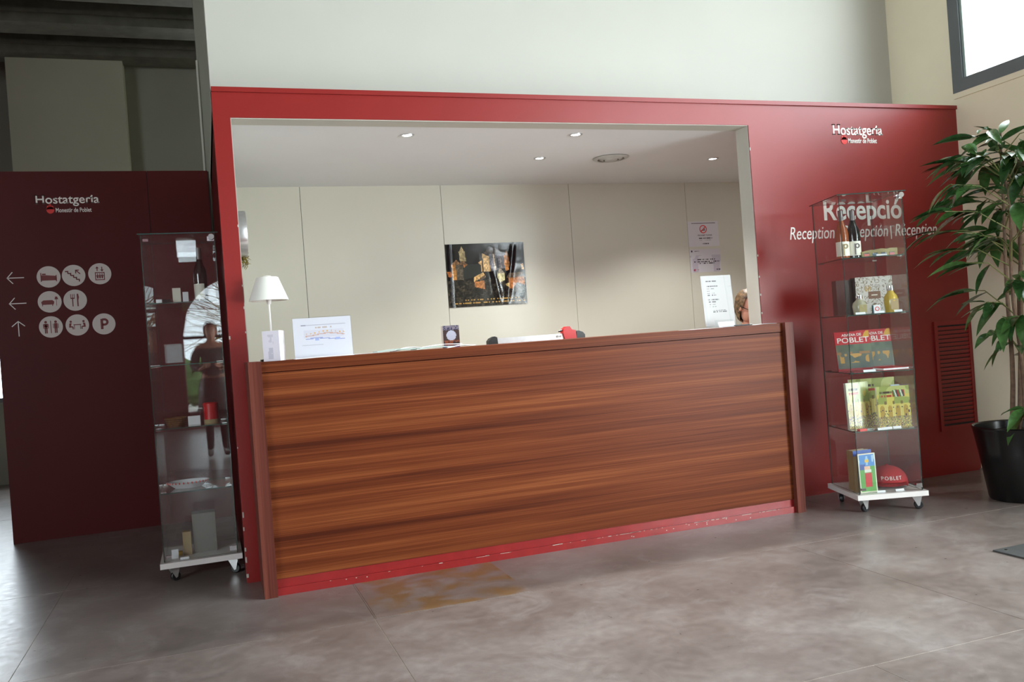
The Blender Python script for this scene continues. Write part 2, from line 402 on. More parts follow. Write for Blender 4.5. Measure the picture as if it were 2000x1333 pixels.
# reveals painted white: thin linings of the opening
b = BM(); box(b, OR_-.004, OR_, .006, T+.01, 1.17, OT-.004); obj('opening_lining', b, M['white_wall'], wf)
b = BM(); box(b, OL, OL+.004, .006, T+.01, 1.17, OT-.004); obj('opening_lining', b, M['white_wall'], wf)
b = BM(); box(b, OL, OR_, .006, T+.01, OT-.004, OT); obj('opening_lining', b, M['white_wall'], wf)
b = BM(); box(b, XL, XR, -.012, T, H-.022, H+.004); struct(obj('trim_1', b, M['red'], bevel=.002), 'thin red cap along the top of the partition')
# paint chips along the jamb and opening edges
b = BM()
for x, z, w, h in [(XL, 1.302, .006, .018), (XL, .72, .004, .008), (XL+.002, .35, .006, .03), (XL, .28, .006, .02), (XL, .17, .007, .02), (XL, .11, .007, .03), (XL, .03, .01, .02), (OL-.003, 1.9, .004, .012), (OL-.003, 1.58, .005, .01), (OL-.003, 1.46, .005, .014), (OL-.004, 1.33, .006, .01), (OR_, 1.36, .006, .014), (OR_, 1.48, .005, .012), (OR_, 1.62, .005, .012), (OR_, 1.24, .006, .012), (OR_, 2.32, .004, .02)]:
    box(b, x-.001, x+w, -.0012, .002, z, z+h)
ch = obj('paint_chips', b, M['white_wall'], wf); ch['kind'] = 'stuff'
# ---- reception room behind
bk = struct(bx('wall_back', .2, 5.24, 2.012, 2.12, 0, 2.6, M['dark_gap']))
sx = [.209, .762, 1.885, 3.02, 4.16, 5.2]
for a, c in zip(sx, sx[1:]):
    bx('panel', a+.0018, c-.0018, 2.0, 2.02, 0, OT, M['panel'], bk)
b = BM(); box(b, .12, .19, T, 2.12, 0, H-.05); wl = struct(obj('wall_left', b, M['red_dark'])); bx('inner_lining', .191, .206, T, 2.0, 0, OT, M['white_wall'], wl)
b = BM(); box(b, .12, 5.24, T, 2.12, OT, 2.6); struct(obj('ceiling', b, M['ceiling']), 'low white ceiling over the reception desk')
# ---- white wall above, right wall with high windows, hall shell
struct(bx('wall_upper', .13, 5.24, .6, .78, 2.6, 5.0, M['white_wall']), 'white wall above the red partition')
b = BM()
wz0, wz1 = 2.735, 4.3
box(b, XR, XR+.25, -2.65, 7.2, 0, wz0); box(b, XR, XR+.25, -11.3, -5.75, 0, wz0); box(b, XR, XR+.25, -5.75, -2.65, 0, .2); box(b, XR, XR+.25, -5.75, -2.65, 2.4, wz0); box(b, XR, XR+.25, -11.3, 7.2, wz1, 5.0)
for a, c in [(0.0, 7.2), (-3.75, -3.5), (-7.65, -7.3), (-11.3, -11.0)]: box(b, XR, XR+.25, a, c, wz0, wz1)
box(b, XR, XR+.25, -11.0, -7.65, wz0, wz1)
struct(obj('wall_right', b, M['cream_wall']))
struct(bx('trim_2', XR-.012, XR, -3.5, .0, 2.695, wz0, M['cream_wall']), 'shallow plaster band under the high window')
n = 0
for a, c in [(-3.5, 0), (-7.3, -3.75)]:
    n += 1
    wr = bpy.data.objects.new('window_%d' % n, None); COL.objects.link(wr); struct(wr, 'high window with grey frame in the cream wall' if n == 1 else 'second high window further along the cream wall')
    b = BM(); fw = .09
    box(b, XR-.015, XR+.07, a, c, wz0, wz0+fw); box(b, XR-.015, XR+.07, a, c, wz1-fw, wz1)
    box(b, XR-.015, XR+.07, c-fw, c, wz0+fw, wz1-fw); box(b, XR-.015, XR+.07, a, a+fw, wz0+fw, wz1-fw)
    obj('window_frame', b, M['frame_dark'], wr, bevel=.004)
    b = BM(); box(b, XR+.0, XR+.05, c-fw-.022, c-fw, wz0+fw, wz1-fw); obj('glazing_bead', b, M['frame_light'], wr)
    b = BM(); box(b, XR+.045, XR+.055, a+fw, c-fw, wz0+fw, wz1-fw); obj('glass_pane', b, M['win_glass'], wr)
wr = bpy.data.objects.new('window_7', None); COL.objects.link(wr); struct(wr, 'large glazed screen in the cream wall beside the entrance')
b = BM()
for y in (-5.75, -4.23, -2.71): box(b, XR, XR+.06, y, y+.06, .2, 2.4)
box(b, XR, XR+.06, -5.75, -2.65, .2, .26); box(b, XR, XR+.06, -5.75, -2.65, 2.34, 2.4); obj('window_frame', b, M['frame_dark'], wr)
b = BM(); box(b, XR+.025, XR+.035, -5.75, -2.65, .26, 2.34); obj('glass_pane', b, M['win_glass'], wr)
struct(bx('baseboard_right', XR-.012, XR, -11, 0, 0, .012, M['stone']))
# rear wall with arched window and upper windows (seen reflected in the glass cases)
b = BM(); Y0, Y1 = -11.3, -11.0
ax, az, ar = .65, 1.66, 1.03
prof_l = [(-6.2, 0), (-6.2, 5), (ax, 5), (ax, az+ar)] + [(ax-ar*math.sin(R(t)), az+ar*math.cos(R(t))) for t in range(10, 91, 10)] + [(ax-ar, .3), (ax, .3), (ax, 0)]
# split in columns so the upper windows can be cut
def arch_z(x):
    return az+math.sqrt(max(0, ar*ar-(x-ax)**2))
cols = [-6.2, -.38-.0001]
box(b, -6.2, ax-ar, Y0, Y1, 0, 3.05); box(b, ax+ar, 5.24, Y0, Y1, 0, 3.38)
box(b, ax-ar, ax+ar, Y0, Y1, 0, .3)
N = 24
for i in range(N):
    xa, xb = ax-ar+2*ar*i/N, ax-ar+2*ar*(i+1)/N
    prism(b, [(xa, arch_z(xa)), (xb, arch_z(xb)), (xb, 3.05), (xa, 3.05)], Y0, Y1)
box(b, -6.2, -.38, Y0, Y1, 3.05, 3.38); box(b, -.05, ax+ar, Y0, Y1, 3.05, 3.38)
box(b, -6.2, 5.24, Y0, Y1, 3.38, 5.0)
struct(obj('wall_rear', b, M['rear_red']))
wr = bpy.data.objects.new('window_3', None); COL.objects.link(wr); struct(wr, 'arched window at the far end of the hall')
b = BM(); pts = [(ax-ar, .3), (ax+ar, .3)] + [(ax+ar*math.cos(R(t)), az+ar*math.sin(R(t))) for t in range(0, 181, 12)]
prism(b, pts, -11.16, -11.15); obj('glass_pane', b, M['win_glass'], wr)
b = BM(); box(b, ax-.03, ax+.03, -11.17, -11.13, .3, az+ar); box(b, ax-ar, ax+ar, -11.17, -11.13, 1.6, 1.66); obj('glazing_bar', b, M['black'], wr)
struct(bx('window_5', -.38, -.05, -11.17, -11.15, 3.05, 3.38, M['win_glass']), 'small square window high in the rear wall')
b = BM(); box(b, -6.2, -6.0, -11.3, -10.5, 0, 5.0); box(b, -6.2, -6.0, -4.5, 7.2, 0, 5.0); box(b, -6.2, -6.0, -10.5, -4.5, 0, 1.2); box(b, -6.2, -6.0, -10.5, -4.5, 3.8, 5.0); struct(bx('window_4', -6.06, -6.05, -10.5, -4.5, 1.2, 3.8, M['win_glass']), 'added unseen window band that brightens the right side of the hall'); struct(obj('wall_hall_left', b, M['rear_red']), 'far side wall of the hall')  # window band added to let in fill light from the left
struct(bx('ceiling_hall', -6.2, 5.5, -11.3, 7.2, 4.72, 4.9, M['beam']), 'high dark hall ceiling')
# ---- dim hall at the left, beams, sign partition
cb = bpy.data.objects['ceiling_hall']
for y in (4.98, 4.12, 3.26, 2.4, 1.54):
    b = BM(); box(b, -6, .55, y-.16, y+.16, 4.38, 4.72); box(b, -6, .55, y-.2, y+.2, 4.46, 4.50)
    obj('beam', b, M['beam'], cb)
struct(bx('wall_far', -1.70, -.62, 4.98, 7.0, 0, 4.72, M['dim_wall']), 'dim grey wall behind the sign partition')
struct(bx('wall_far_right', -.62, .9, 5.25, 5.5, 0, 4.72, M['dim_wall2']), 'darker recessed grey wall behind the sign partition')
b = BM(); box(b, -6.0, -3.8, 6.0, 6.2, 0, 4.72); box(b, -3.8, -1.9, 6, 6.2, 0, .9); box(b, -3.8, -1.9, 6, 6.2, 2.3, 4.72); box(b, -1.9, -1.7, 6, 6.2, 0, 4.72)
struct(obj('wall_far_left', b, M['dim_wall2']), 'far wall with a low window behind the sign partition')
wr = bpy.data.objects.new('window_6', None); COL.objects.link(wr); struct(wr, 'low window glimpsed past the left end of the sign partition')
bx('glass_pane', -3.8, -1.9, 6.08, 6.09, .9, 2.3, M['win_glass'], wr)
b = BM(); box(b, -3.8, -1.9, 6.04, 6.1, .9, .95); box(b, -3.8, -1.9, 6.04, 6.1, 2.25, 2.3); box(b, -3.8, -3.75, 6.04, 6.1, .95, 2.25); box(b, -1.95, -1.9, 6.04, 6.1, .95, 2.25); obj('window_frame', b, M['black'], wr)
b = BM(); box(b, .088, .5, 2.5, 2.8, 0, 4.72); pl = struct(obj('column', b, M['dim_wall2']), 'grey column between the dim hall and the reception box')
bx('lit_edge_strip', .078, .092, 2.485, 2.52, 0, 3.6, M['white_wall'], pl)  # pale strip that paints the lit edge onto the column
SY = 2.144
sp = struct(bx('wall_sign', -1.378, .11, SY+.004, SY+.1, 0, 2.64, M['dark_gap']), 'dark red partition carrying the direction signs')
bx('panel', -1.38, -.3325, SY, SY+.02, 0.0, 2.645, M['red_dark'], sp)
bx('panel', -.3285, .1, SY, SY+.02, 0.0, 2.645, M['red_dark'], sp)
# outdoors beyond the windows
struct(bx('ground', -25, 25, -40, -11.4, -.1, .02, M['gravel']))
struct(bx('ground_far', -14, 2, 7.3, 20, -.1, .02, M['gravel']), 'paving outside the far window')
tr = root('bare_tree', 'leafless tree with tangled yellowish branches outside the arched window', 'tree', (1.2, -15.5, .02))
b = BM(); tube(b, [(0, 0, 0), (.05, 0, 1.2), (-.1, .1, 2.2)], [.1, .08, .05]); obj('trunk', b, M['branch'], tr)
b = BM()
for i in range(90):
    p = Vector((rnd.uniform(-.2, .1), rnd.uniform(-.1, .1), rnd.uniform(1.2, 2.3))); pts = [p]; d = Vector((rnd.uniform(-1, 1), rnd.uniform(-.5, .5), rnd.uniform(-.1, .9))).normalized()
    for q in range(4):
        d = (d+Vector((rnd.uniform(-.4, .4), rnd.uniform(-.3, .3), rnd.uniform(-.35, .3)))).normalized(); p = p+d*.55; pts.append(p)
    tube(b, pts, [.022, .017, .012, .008, .004], 4)
o = obj('branches', b, M['branch'], tr); o['kind'] = 'stuff'
hd = root('hedge', 'low clipped green hedge along the path outside the arched window', 'hedge', (0, -19, .02))
b = BM()
for i in range(60):
    c = Vector((rnd.uniform(-5, 6), rnd.uniform(-.4, .4), rnd.uniform(.2, 1.0)))
    bmesh.ops.create_icosphere(b, subdivisions=1, radius=rnd.uniform(.3, .5), matrix=Matrix.Translation(c))
o = obj('foliage', b, M['hedge'], hd); o['kind'] = 'stuff'

# ================================================================== COUNTER
ct = root('reception_counter', 'long mahogany veneered reception counter with a red kick board', 'counter', (.186, 0, 0))
ox = .186
FY = -.376
bx('front_panel', .25-ox, 3.352-ox, FY+.03, FY+.055, .082, 1.115, M['wood'], ct)
b = BM(); box(b, .25-ox, 3.352-ox, FY+.026, FY+.055, 1.119, 1.172); obj('top_rail', b, M['wood'], ct, bevel=.0015)
bx('worktop', .2-ox, 3.40-ox, FY+.055, .27, 1.142, 1.1715, M['wood'], ct)
bx('end_post', 0, .25-ox, FY-.002, -.0, 0, 1.175, M['wood_post'], ct, .002)
bx('end_post', 3.352-ox, 3.41-ox, FY-.002, -.0, 0, 1.175, M['wood_post'], ct, .002)
b = BM(); box(b, .25-ox, 3.352-ox, FY+.036, FY+.055, 0, .08); kb = obj('kick_board', b, M['red_trim'], ct)
b = BM(); box(b, .25-ox, 3.352-ox, FY+.022, FY+.036, 0, .038); obj('kick_ledge', b, M['red_trim'], kb, bevel=.002)
b = BM()
for i in range(64):
    x = .3+3.0*rnd.random()**.8-ox; L_ = rnd.choice([.006, .01, .02, .06])
    if x+L_ > 3.34-ox: continue
    if rnd.random() < .7: box(b, x, x+L_, FY+.0212, FY+.030, .0345, .0345+.0025*rnd.random()+.001)
    else:
        z_ = rnd.uniform(.008, .03); box(b, x, x+.006, FY+.0212, FY+.0225, z_, z_+.004)
o = obj('paint_chips', b, M['white_wall'], kb); o['kind'] = 'stuff'
bx('rear_desk', .30-ox, 3.40-ox, .131, .62, .70, .73, M['base_white'], ct)
for x in (.32, 1.85, 3.36): bx('desk_leg', x-ox, x+.03-ox, .56, .60, 0, .70, M['base_white'], ct)

# ================================================================== LETTERING
WH = M['white_txt']
def crest(parent, x, z, s):
    b = BM(); disc(b, x, z, s*.5, -.0016, .0, 20)
    box(b, x-s*.05, x+s*.05, -.0016, 0, z+s*.4, z+s*.95); box(b, x-s*.2, x+s*.2, -.0016, 0, z+s*.66, z+s*.76)
    prism(b, [(x-s*.5, z+s*.1), (x-s*.42, z+s*.45), (x+s*.42, z+s*.45), (x+s*.5, z+s*.1)], -.0016, 0)
    for sx_ in (-1, 1): disc(b, x+sx_*s*.3, z+s*.5, s*.13, -.0016, 0, 10)
    o = obj('crest', b, M['crest'], parent)
    b = BM()
    for q in range(3): box(b, x-s*.3, x+s*.3, -.0022, -.0014, z-s*.26+q*s*.22, z-s*.24+q*s*.22)
    obj('crest_line', b, M['red'], o)
def serif_word(parent, x, z, w, h):
    """'Hostatgeria' in a seriffed face: default letters plus slab feet at the stems"""
    o = text_mesh('Hostatgeria', width=w, m=WH, name='lettering', parent=parent, loc=(x, 0, z), bold=.012, depth=.0008)
    me = o.data; zs = [v.co.z for v in me.vertices]
    capz = max(zs)
    kz = h/capz
    for v in me.vertices: v.co.z *= kz
    b = BM(); b.from_mesh(me); t = h*.085; feet = []
    for e in b.edges:
        p, q = e.verts[0].co, e.verts[1].co
        if p.y > -1e-5 or q.y > -1e-5: continue
        L_ = abs(p.x-q.x); zz = (p.z+q.z)/2
        if abs(p.z-q.z) > h*.01 or not (h*.09 < L_ < h*.26): continue
        c = (p.x+q.x)/2
        if abs(zz) < h*.02: feet.append((c, 0, L_+h*.13))
        elif abs(zz-h) < h*.02 and c < w*.2: feet.append((c, h-t, L_+h*.2))
        elif h*.62 < zz < h*.8: feet.append((c-h*.07, zz-t, L_+h*.08)) if L_ < h*.2 else None
    for c, z_, wd in feet: box(b, c-wd/2, c+wd/2, -.0015, 0, z_, z_+t)
    b.to_mesh(me); b.free()
    return o
ws = root('wall_sign_lettering', 'white serif hostelry name with small red crest on the red wall, above the reception lettering', 'sign', (4.137, -.001, 2.43))
serif_word(ws, 0, 0, .42, .072)
crest(ws, .088, -.04, .05)
text_mesh('Monestir de Poblet', width=.245, height=.034, m=WH, name='lettering', parent=ws, loc=(.122, 0, -.056), bold=.015, depth=.0008)
ws = root('wall_sign_lettering', 'grey serif hostelry name with small red crest on the dark sign partition', 'sign', (-1.08, SY-.001, 2.412))
serif_word(ws, 0, 0, .415, .062)
crest(ws, .09, -.048, .05)
text_mesh('Monestir de Poblet', width=.235, height=.032, m=WH, name='lettering', parent=ws, loc=(.125, 0, -.064), bold=.015, depth=.0008)
o = text_mesh('Recepció', width=.665, m=WH, name='wall_sign_lettering', loc=(4.012, -.001, 1.848), bold=.018, depth=.0008)
zs = [v.co.z for v in o.data.vertices]; kz = .136/ (max(v.co.z for v in o.data.vertices if v.co.x < .08))
for v in o.data.vertices: v.co.z *= kz
tag(o, 'large white Catalan reception lettering on the red wall behind the glass case', 'sign')
o = root('wall_sign_lettering', 'slanted small white reception words in three languages under the large lettering', 'sign', (3.723, -.001, 1.722))
for s_, x0, x1 in [('Reception', 0, .365), ('Recepción', .437, .822), ('|', .845, .853), ('Réception', .885, 1.262)]:
    q = text_mesh(s_, width=x1-x0, m=WH, name='lettering', parent=o, loc=(x0, 0, 0), shear=.22 if s_ != '|' else 0, depth=.0008)
    if s_ == '|': q.data.vertices.foreach_get
    kk = .083/max(v.co.z for v in q.data.vertices if s_ == '|' or v.co.x < .06)
    for v in q.data.vertices: v.co.z *= kk
    if s_ == '|':
        for v in q.data.vertices: v.co.z = v.co.z*1.1-.02 if v.co.z > 0 else -.02

# ---- pictograms and arrows
def pict(cx, cz, label, draw):
    o = root('pictogram', label, 'sign', (cx, SY-.001, cz), 0, 'direction pictograms on the sign partition')
    b = BM(); disc(b, 0, 0, .077, -.001, 0, 40); obj('disc', b, M['disc'], o)
    b = BM(); draw(b); obj('icon', b, M['icon'], o)
I0, I1 = -.002, -.0009
def rect(b, x0, x1, z0, z1): box(b, x0, x1, I0, I1, z0, z1)
def bed(b):
    rect(b, -.052, -.046, -.034, .03); rect(b, .046, .052, -.034, .012); rect(b, -.05, .05, -.026, -.008)
    prism(b, [(-.046, -.008), (.046, -.008), (.046, .006), (-.012, .012), (-.046, .012)], I0, I1); rect(b, -.042, -.018, .014, .024)
def stairs(b):
    x, z = -.055, .034
    for i in range(5):
        rect(b, x, x+.022, z-.008, z); rect(b, x+.014, x+.022, z-.02, z); x += .018; z -= .015
    prism(b, [(.046, .012), (.041, .007), (.016, .032), (.021, .037)], I0, I1); rect(b, .011, .036, .034, .041); rect(b, .011, .018, .014, .041)
def lift(b):
    rect(b, -.032, .032, -.047, -.041); rect(b, -.032, .032, .006, .012); rect(b, -.032, -.026, -.041, .006); rect(b, .026, .032, -.041, .006); rect(b, -.032, .032, -.018, -.013)
    for q in (-.015, 0, .015): disc(b, q, -.002, .0045, I0, I1, 10); rect(b, q-.005, q+.005, -.034, -.008)
    for s in (-1, 1):
        rect(b, s*.016-.003, s*.016+.003, .02, .05)
        t = 1 if s < 0 else -1; zc = .052 if s < 0 else .018
        prism(b, [(s*.016-.012, zc-.012*t), (s*.016, zc+.002*t), (s*.016+.012, zc-.012*t)], I0, I1)
def lounge(b):
    prism(b, [(-.05, -.02), (.025, -.02), (.03, .0), (.018, .012), (-.04, .012), (-.055, 0)], I0, I1); rect(b, -.05, -.045, -.03, -.02); rect(b, .015, .02, -.03, -.02)
    rect(b, .042, .045, -.03, .02); prism(b, [(.032, .016), (.056, .016), (.05, .036), (.038, .036)], I0, I1)
def fork(b):
    rect(b, -.02, -.013, -.045, .02)
    for q in (-.03, -.0185, -.007): rect(b, q, q+.0045, .014, .045)
    rect(b, -.03, -.0025, .01, .018); prism(b, [(.012, -.045), (.021, -.045), (.021, 0), (.026, .02), (.022, .046), (.012, .046)], I0, I1)
def wc(b):
    rect(b, -.0025, .0025, -.045, .045)
    for s in (-1, 1):
        disc(b, s*.032, .036, .009, I0, I1, 14)
        if s < 0: prism(b, [(-.032, .026), (-.044, -.012), (-.02, -.012)], I0, I1); rect(b, -.045, -.019, .0, .024)
        else: rect(b, .021, .043, -.012, .026)
        rect(b, s*.032-.009, s*.032-.001, -.045, -.01); rect(b, s*.032+.001, s*.032+.009, -.045, -.01)
        rect(b, s*.032-.018, s*.032-.014, -.01, .022); rect(b, s*.032+.014, s*.032+.018, -.01, .022)
def meet(b):
    rect(b, -.025, .025, .0, .006); rect(b, -.022, -.018, -.03, 0); rect(b, .018, .022, -.03, 0)
    for s in (-1, 1):
        disc(b, s*.042, .026, .008, I0, I1, 14); prism(b, [(s*.036, .016), (s*.052, .014), (s*.055, -.016), (s*.03, -.016), (s*.03, -.008), (s*.042, -.006)][::s], I0, I1); rect(b, min(s*.026, s*.033), max(s*.026, s*.033), -.03, -.01)
def park(b):
    rect(b, -.022, -.005, -.038, .038); 
    for k_ in range(12):
        a, c = R(-90+15*k_), R(-90+15*(k_+1))
        prism(b, [(.005+.011*math.cos(a), .014+.011*math.sin(a)), (.005+.027*math.cos(a), .014+.027*math.sin(a)), (.005+.027*math.cos(c), .014+.027*math.sin(c)), (.005+.011*math.cos(c), .014+.011*math.sin(c))], I0, I1)
    rect(b, -.01, .006, .025, .041); rect(b, -.01, .006, -.013, .003)
pict(-1.033, 1.883, 'round pictogram of a bed, first of the top row', bed)
pict(-.87, 1.886, 'round pictogram of a staircase with an arrow', stairs)
pict(-.697, 1.891, 'round pictogram of a lift cabin with two arrows', lift)
pict(-1.038, 1.703, 'round pictogram of a sofa beside a floor lamp', lounge)
pict(-.872, 1.706, 'round pictogram of a fork and knife', fork)
pict(-1.042, 1.522, 'round pictogram of two toilet figures', wc)
pict(-.87, 1.525, 'round pictogram of two people seated at a table', meet)
pict(-.694, 1.522, 'round pictogram of a parking letter P', park)
def arrow(cx, cz, rot, label):
    b = BM(); rect(b, -.055, .055, -.003, .003)
    for s in (-1, 1):
        prism(b, [(-.056, 0), (-.052, -.004*s), (-.014, .04*s), (-.019, .043*s)], I0, I1)
    tag(obj('arrow_sign', b, M['white_txt'], None, (cx, SY-.0005, cz), (0, rot, 0)), label, 'sign')
arrow(-1.245, 1.885, 0, 'thin left-pointing arrow beside the bed pictogram')
arrow(-1.242, 1.702, 0, 'thin left-pointing arrow beside the sofa pictogram')
arrow(-1.248, 1.522, R(90), 'thin upward arrow beside the toilet pictogram')

# ================================================================== WALL GRILLE
gr = root('ventilation_grille', 'tall red louvred ventilation grille low on the red wall beside the potted plant', 'grille', (4.885, -.001, .312))
gw, gh = .335, .785
b = BM(); box(b, 0, .028, -.014, 0, 0, gh); box(b, gw-.022, gw, -.014, 0, 0, gh); box(b, .028, gw-.022, -.014, 0, 0, .036); box(b, .028, gw-.022, -.014, 0, gh-.03, gh)
obj('frame', b, M['red'], gr, bevel=.002)
bx('backing', .026, gw-.02, -.002, 0, .03, gh-.02, M['dark_gap'], gr)
sl = None
for i in range(24):
    z = .045+i*(gh-.085)/24+.004
    if sl is None:
        b = BM(); box(b, .028, gw-.022, -.0, .0035, 0, .027, 0, Matrix.Rotation(R(38), 4, 'X')); sl = obj('slat', b, M['red'], gr, (0, -.004, z)).data
        for v in sl.vertices: v.co.y = -abs(v.co.y)*.55 + 0
    else: link('slat', sl, gr, (0, -.004, z))

# ================================================================== CEILING FITTINGS
dl = None
for i, (x, y, lb) in enumerate([(1.247, .349, 'recessed downlight above the weather sheet end of the desk'), (2.347, .295, 'recessed downlight near the front edge, above the middle of the counter'), (2.367, .991, 'recessed downlight set back, beside the round air vent'), (3.828, 1.008, 'recessed downlight in the shaded end near the receptionist')]):
    o = root('downlight', lb, 'light', (x, y, OT), 0, 'recessed downlights over the desk')
    b = BM(); lathe(b, [(.03, -.001), (.034, -.005), (.043, -.005), (.045, 0), (.03, 0)], 28, cap=False); obj('trim_ring', b, M['alu'], o, smooth=True)
    b = BM(); lathe(b, [(.001, -.0015), (.029, -.0015), (.030, -.0005)], 24); obj('lens', b, M['bulb'], o)
    l = bpy.data.lights.new('downlight_lamp', 'SPOT'); l.energy = 85; l.spot_size = R(125); l.spot_blend = .6; l.shadow_soft_size = .025; l.color = (1, .99, .96)
    lo = bpy.data.objects.new('downlight_lamp', l); COL.objects.link(lo); lo.parent = o; lo.location = (0, 0, -.012)
o = root('air_vent', 'round metal air vent in the low white ceiling', 'vent', (2.93, .975, OT))
b = BM(); lathe(b, [(.125, 0), (.135, -.004), (.12, -.012), (.1, -.014), (.098, -.004)], 40, cap=False); obj('outer_ring', b, M['steel_white'], o, smooth=True)
b = BM(); lathe(b, [(.08, -.003), (.088, -.008), (.07, -.018), (.06, -.019), (.058, -.004)], 40, cap=False); obj('middle_ring', b, M['steel_white'], o, smooth=True)
b = BM(); lathe(b, [(.001, -.024), (.045, -.022), (.05, -.014), (.04, -.008), (.001, -.008)], 32); obj('centre_disc', b, M['steel_white'], o, smooth=True)
b = BM(); lathe(b, [(.001, -.0015), (.125, -.0015), (.125, 0)], 32); obj('backing', b, M['dark_gap'], o)

# ================================================================== POSTER AND NOTICES ON THE BACK WALL
PW, PH = .68, .518
polys = [((.0, 0, 1, 1), None)]
def P(pts): return [((x-232)/690, (y-338)/545) for x, y in pts]
pic = [
 (P([(345,400),(398,400),(404,492),(352,492)]), (176,158,116)), (P([(352,400),(372,358),(392,400)]), (170,150,110)),
 (P([(352,492),(378,482),(415,516),(352,516)]), (120,92,66)), (P([(274,512),(310,512),(312,645),(280,645)]), (196,138,76)),
 (P([(310,512),(372,516),(376,650),(312,648)]), (92,84,70)), (P([(270,516),(318,472),(362,514)]), (150,112,76)), (P([(376,515),(418,515),(418,545),(378,545)]), (170,112,66)),
 (P([(420,516),(540,516),(540,600),(420,640),(376,650),(376,548)]), (44,48,46)),
 (P([(508,505),(540,484),(544,585),(530,585),(532,530)]), (220,176,116)), (P([(548,428),(606,428),(612,586),(552,586)]), (222,184,128)),
 (P([(556,430),(612,368),(700,392),(745,440),(744,470),(620,460)]), (74,66,64)), (P([(606,430),(742,440),(746,560),(612,586)]), (104,104,112)),
 (P([(640,430),(652,430),(664,575),(650,575)]), (226,206,176)), (P([(612,520),(640,470),(646,560),(616,560)]), (150,150,162)), (P([(672,470),(684,470),(690,560),(676,560)]), (40,40,46)), (P([(700,470),(712,470),(720,560),(706,560)]), (150,140,140)),
 (P([(738,446),(770,450),(776,580),(744,584)]), (206,142,84)), (P([(748,440),(764,408),(780,444),(784,540),(772,560)]), (160,110,70)),
 (P([(664,606),(700,552),(734,606)]), (150,140,124)), (P([(666,606),(732,606),(734,668),(690,684),(668,640)]), (216,206,158)),
 (P([(458,632),(545,590),(570,628),(462,668)]), (206,166,108)), (P([(500,650),(560,612),(566,636),(520,662)]), (96,76,62)), (P([(462,668),(550,664),(552,738),(468,716)]), (182,120,70)),
 (P([(748,648),(775,606),(906,600),(908,640),(772,652)]), (92,78,62)), (P([(762,650),(908,640),(912,716),(840,690),(800,746),(768,740)]), (176,112,64)), (P([(740,700),(770,690),(770,730),(744,720)]), (210,180,110)),
 (P([(888,530),(906,528),(912,580),(892,580)]), (214,176,120)), (P([(232,575),(268,572),(272,618),(246,622)]), (176,104,56)),
 (P([(550,640),(618,640),(618,810),(556,806)]), (12,12,14)),
]
def poster_fn(u, v):
    base = 14+10*vnoise(u*8, v*8)
    c = (base+2, base, base+2)
    for pts, col in pic:
        if inpoly(u, v, pts): c = col
    if c[0] > 60:
        k_ = .72+.5*vnoise(u*60, v*44, 3)*(1 if hsh(int(u*110), int(v*80)) > .1 else .35); c = tuple(min(255, x*k_) for x in c)
    elif v > .58:
        n_ = vnoise(u*26, v*22, 2)*vnoise(u*70, v*60, 5); c = (22+80*n_, 22+70*n_, 20+56*n_)
    if (.885 < v < .905 and .19 < u < .9 and hsh(int(u*64), 1) > .42) or (.935 < v < .95 and .07 < u < .97 and hsh(int(u*90), 2) > .35): c = (178, 140, 76)
    return c
def poster_disp(u, v):
    e = min(u, 1-u, v, 1-v)
    w = .001*math.sin(u*5+v*3+.6)*min(1, e*9)
    w += .005*math.exp(-((u-.80+(v-.5)*.14)/.035)**2)*min(1, e*8) + .005*math.exp(-((u-.62-(v-.7)*.14)/.04)**2)*min(1, e*6)*max(0, min(1, (v-.35)*5))
    w += .0022*vnoise(u*11, v*9, 9)*min(1, e*7)*max(0, min(1, (u-.42)*5)) + .003*math.exp(-((u-.055)/.012)**2)
    return -abs(w)-.003
o = raster('poster', PW, PH, 136, 104, poster_fn, M['poster'], None, (1.887, 1.997, 1.483), disp=poster_disp)
tag(o, 'glossy creased dark poster of a floodlit monastery on the pale back wall', 'poster')
# no smoking notice
def n1f(u, v):
    c = (212, 210, 214)
    for y, h, a, b_, col in [(.07, .014, .12, .9, (70, 60, 62)), (.93, .014, .15, .94, (70, 60, 62)), (.66, .045, .31, .78, (80, 78, 86)), (.745, .02, .33, .73, (150, 148, 152)), (.86, .045, .46, .66, (80, 78, 86))]:
        if y <= v <= y+h and a <= u <= b_ and (h < .015 or hsh(int(u*70), int(y*50)) > .3): c = col
    return c
o = raster('notice', .318, .229, 64, 46, n1f, M['print'], None, (4.16, 1.9985, 1.905)); tag(o, 'white no smoking notice on the back wall, upper of the two', 'notice')
b = BM(); ring(b, .158, .157, .030, .037, -.0018, -.0004); 
m4 = Matrix.Translation((.158, -.001, .157)) @ Matrix.Rotation(R(-45), 4, 'Y'); box(b, -.032, .032, -.0008, .0006, -.003, .003, 0, m4)
s1 = obj('prohibition_ring', b, M['crest'], o)
b = BM(); box(b, .138, .176, -.001, -.0003, .144, .149); box(b, .168, .173, -.001, -.0003, .149, .168); prism(b, [(.150, .150), (.158, .160), (.164, .158), (.160, .150)], -.001, -.0003); obj('cigarette_mark', b, M['black'], o)
text_mesh('PROHIBIT FUMAR', width=.148, m=M['black'], name='lettering', parent=o, loc=(.1, -.0004, .095), depth=.0003)
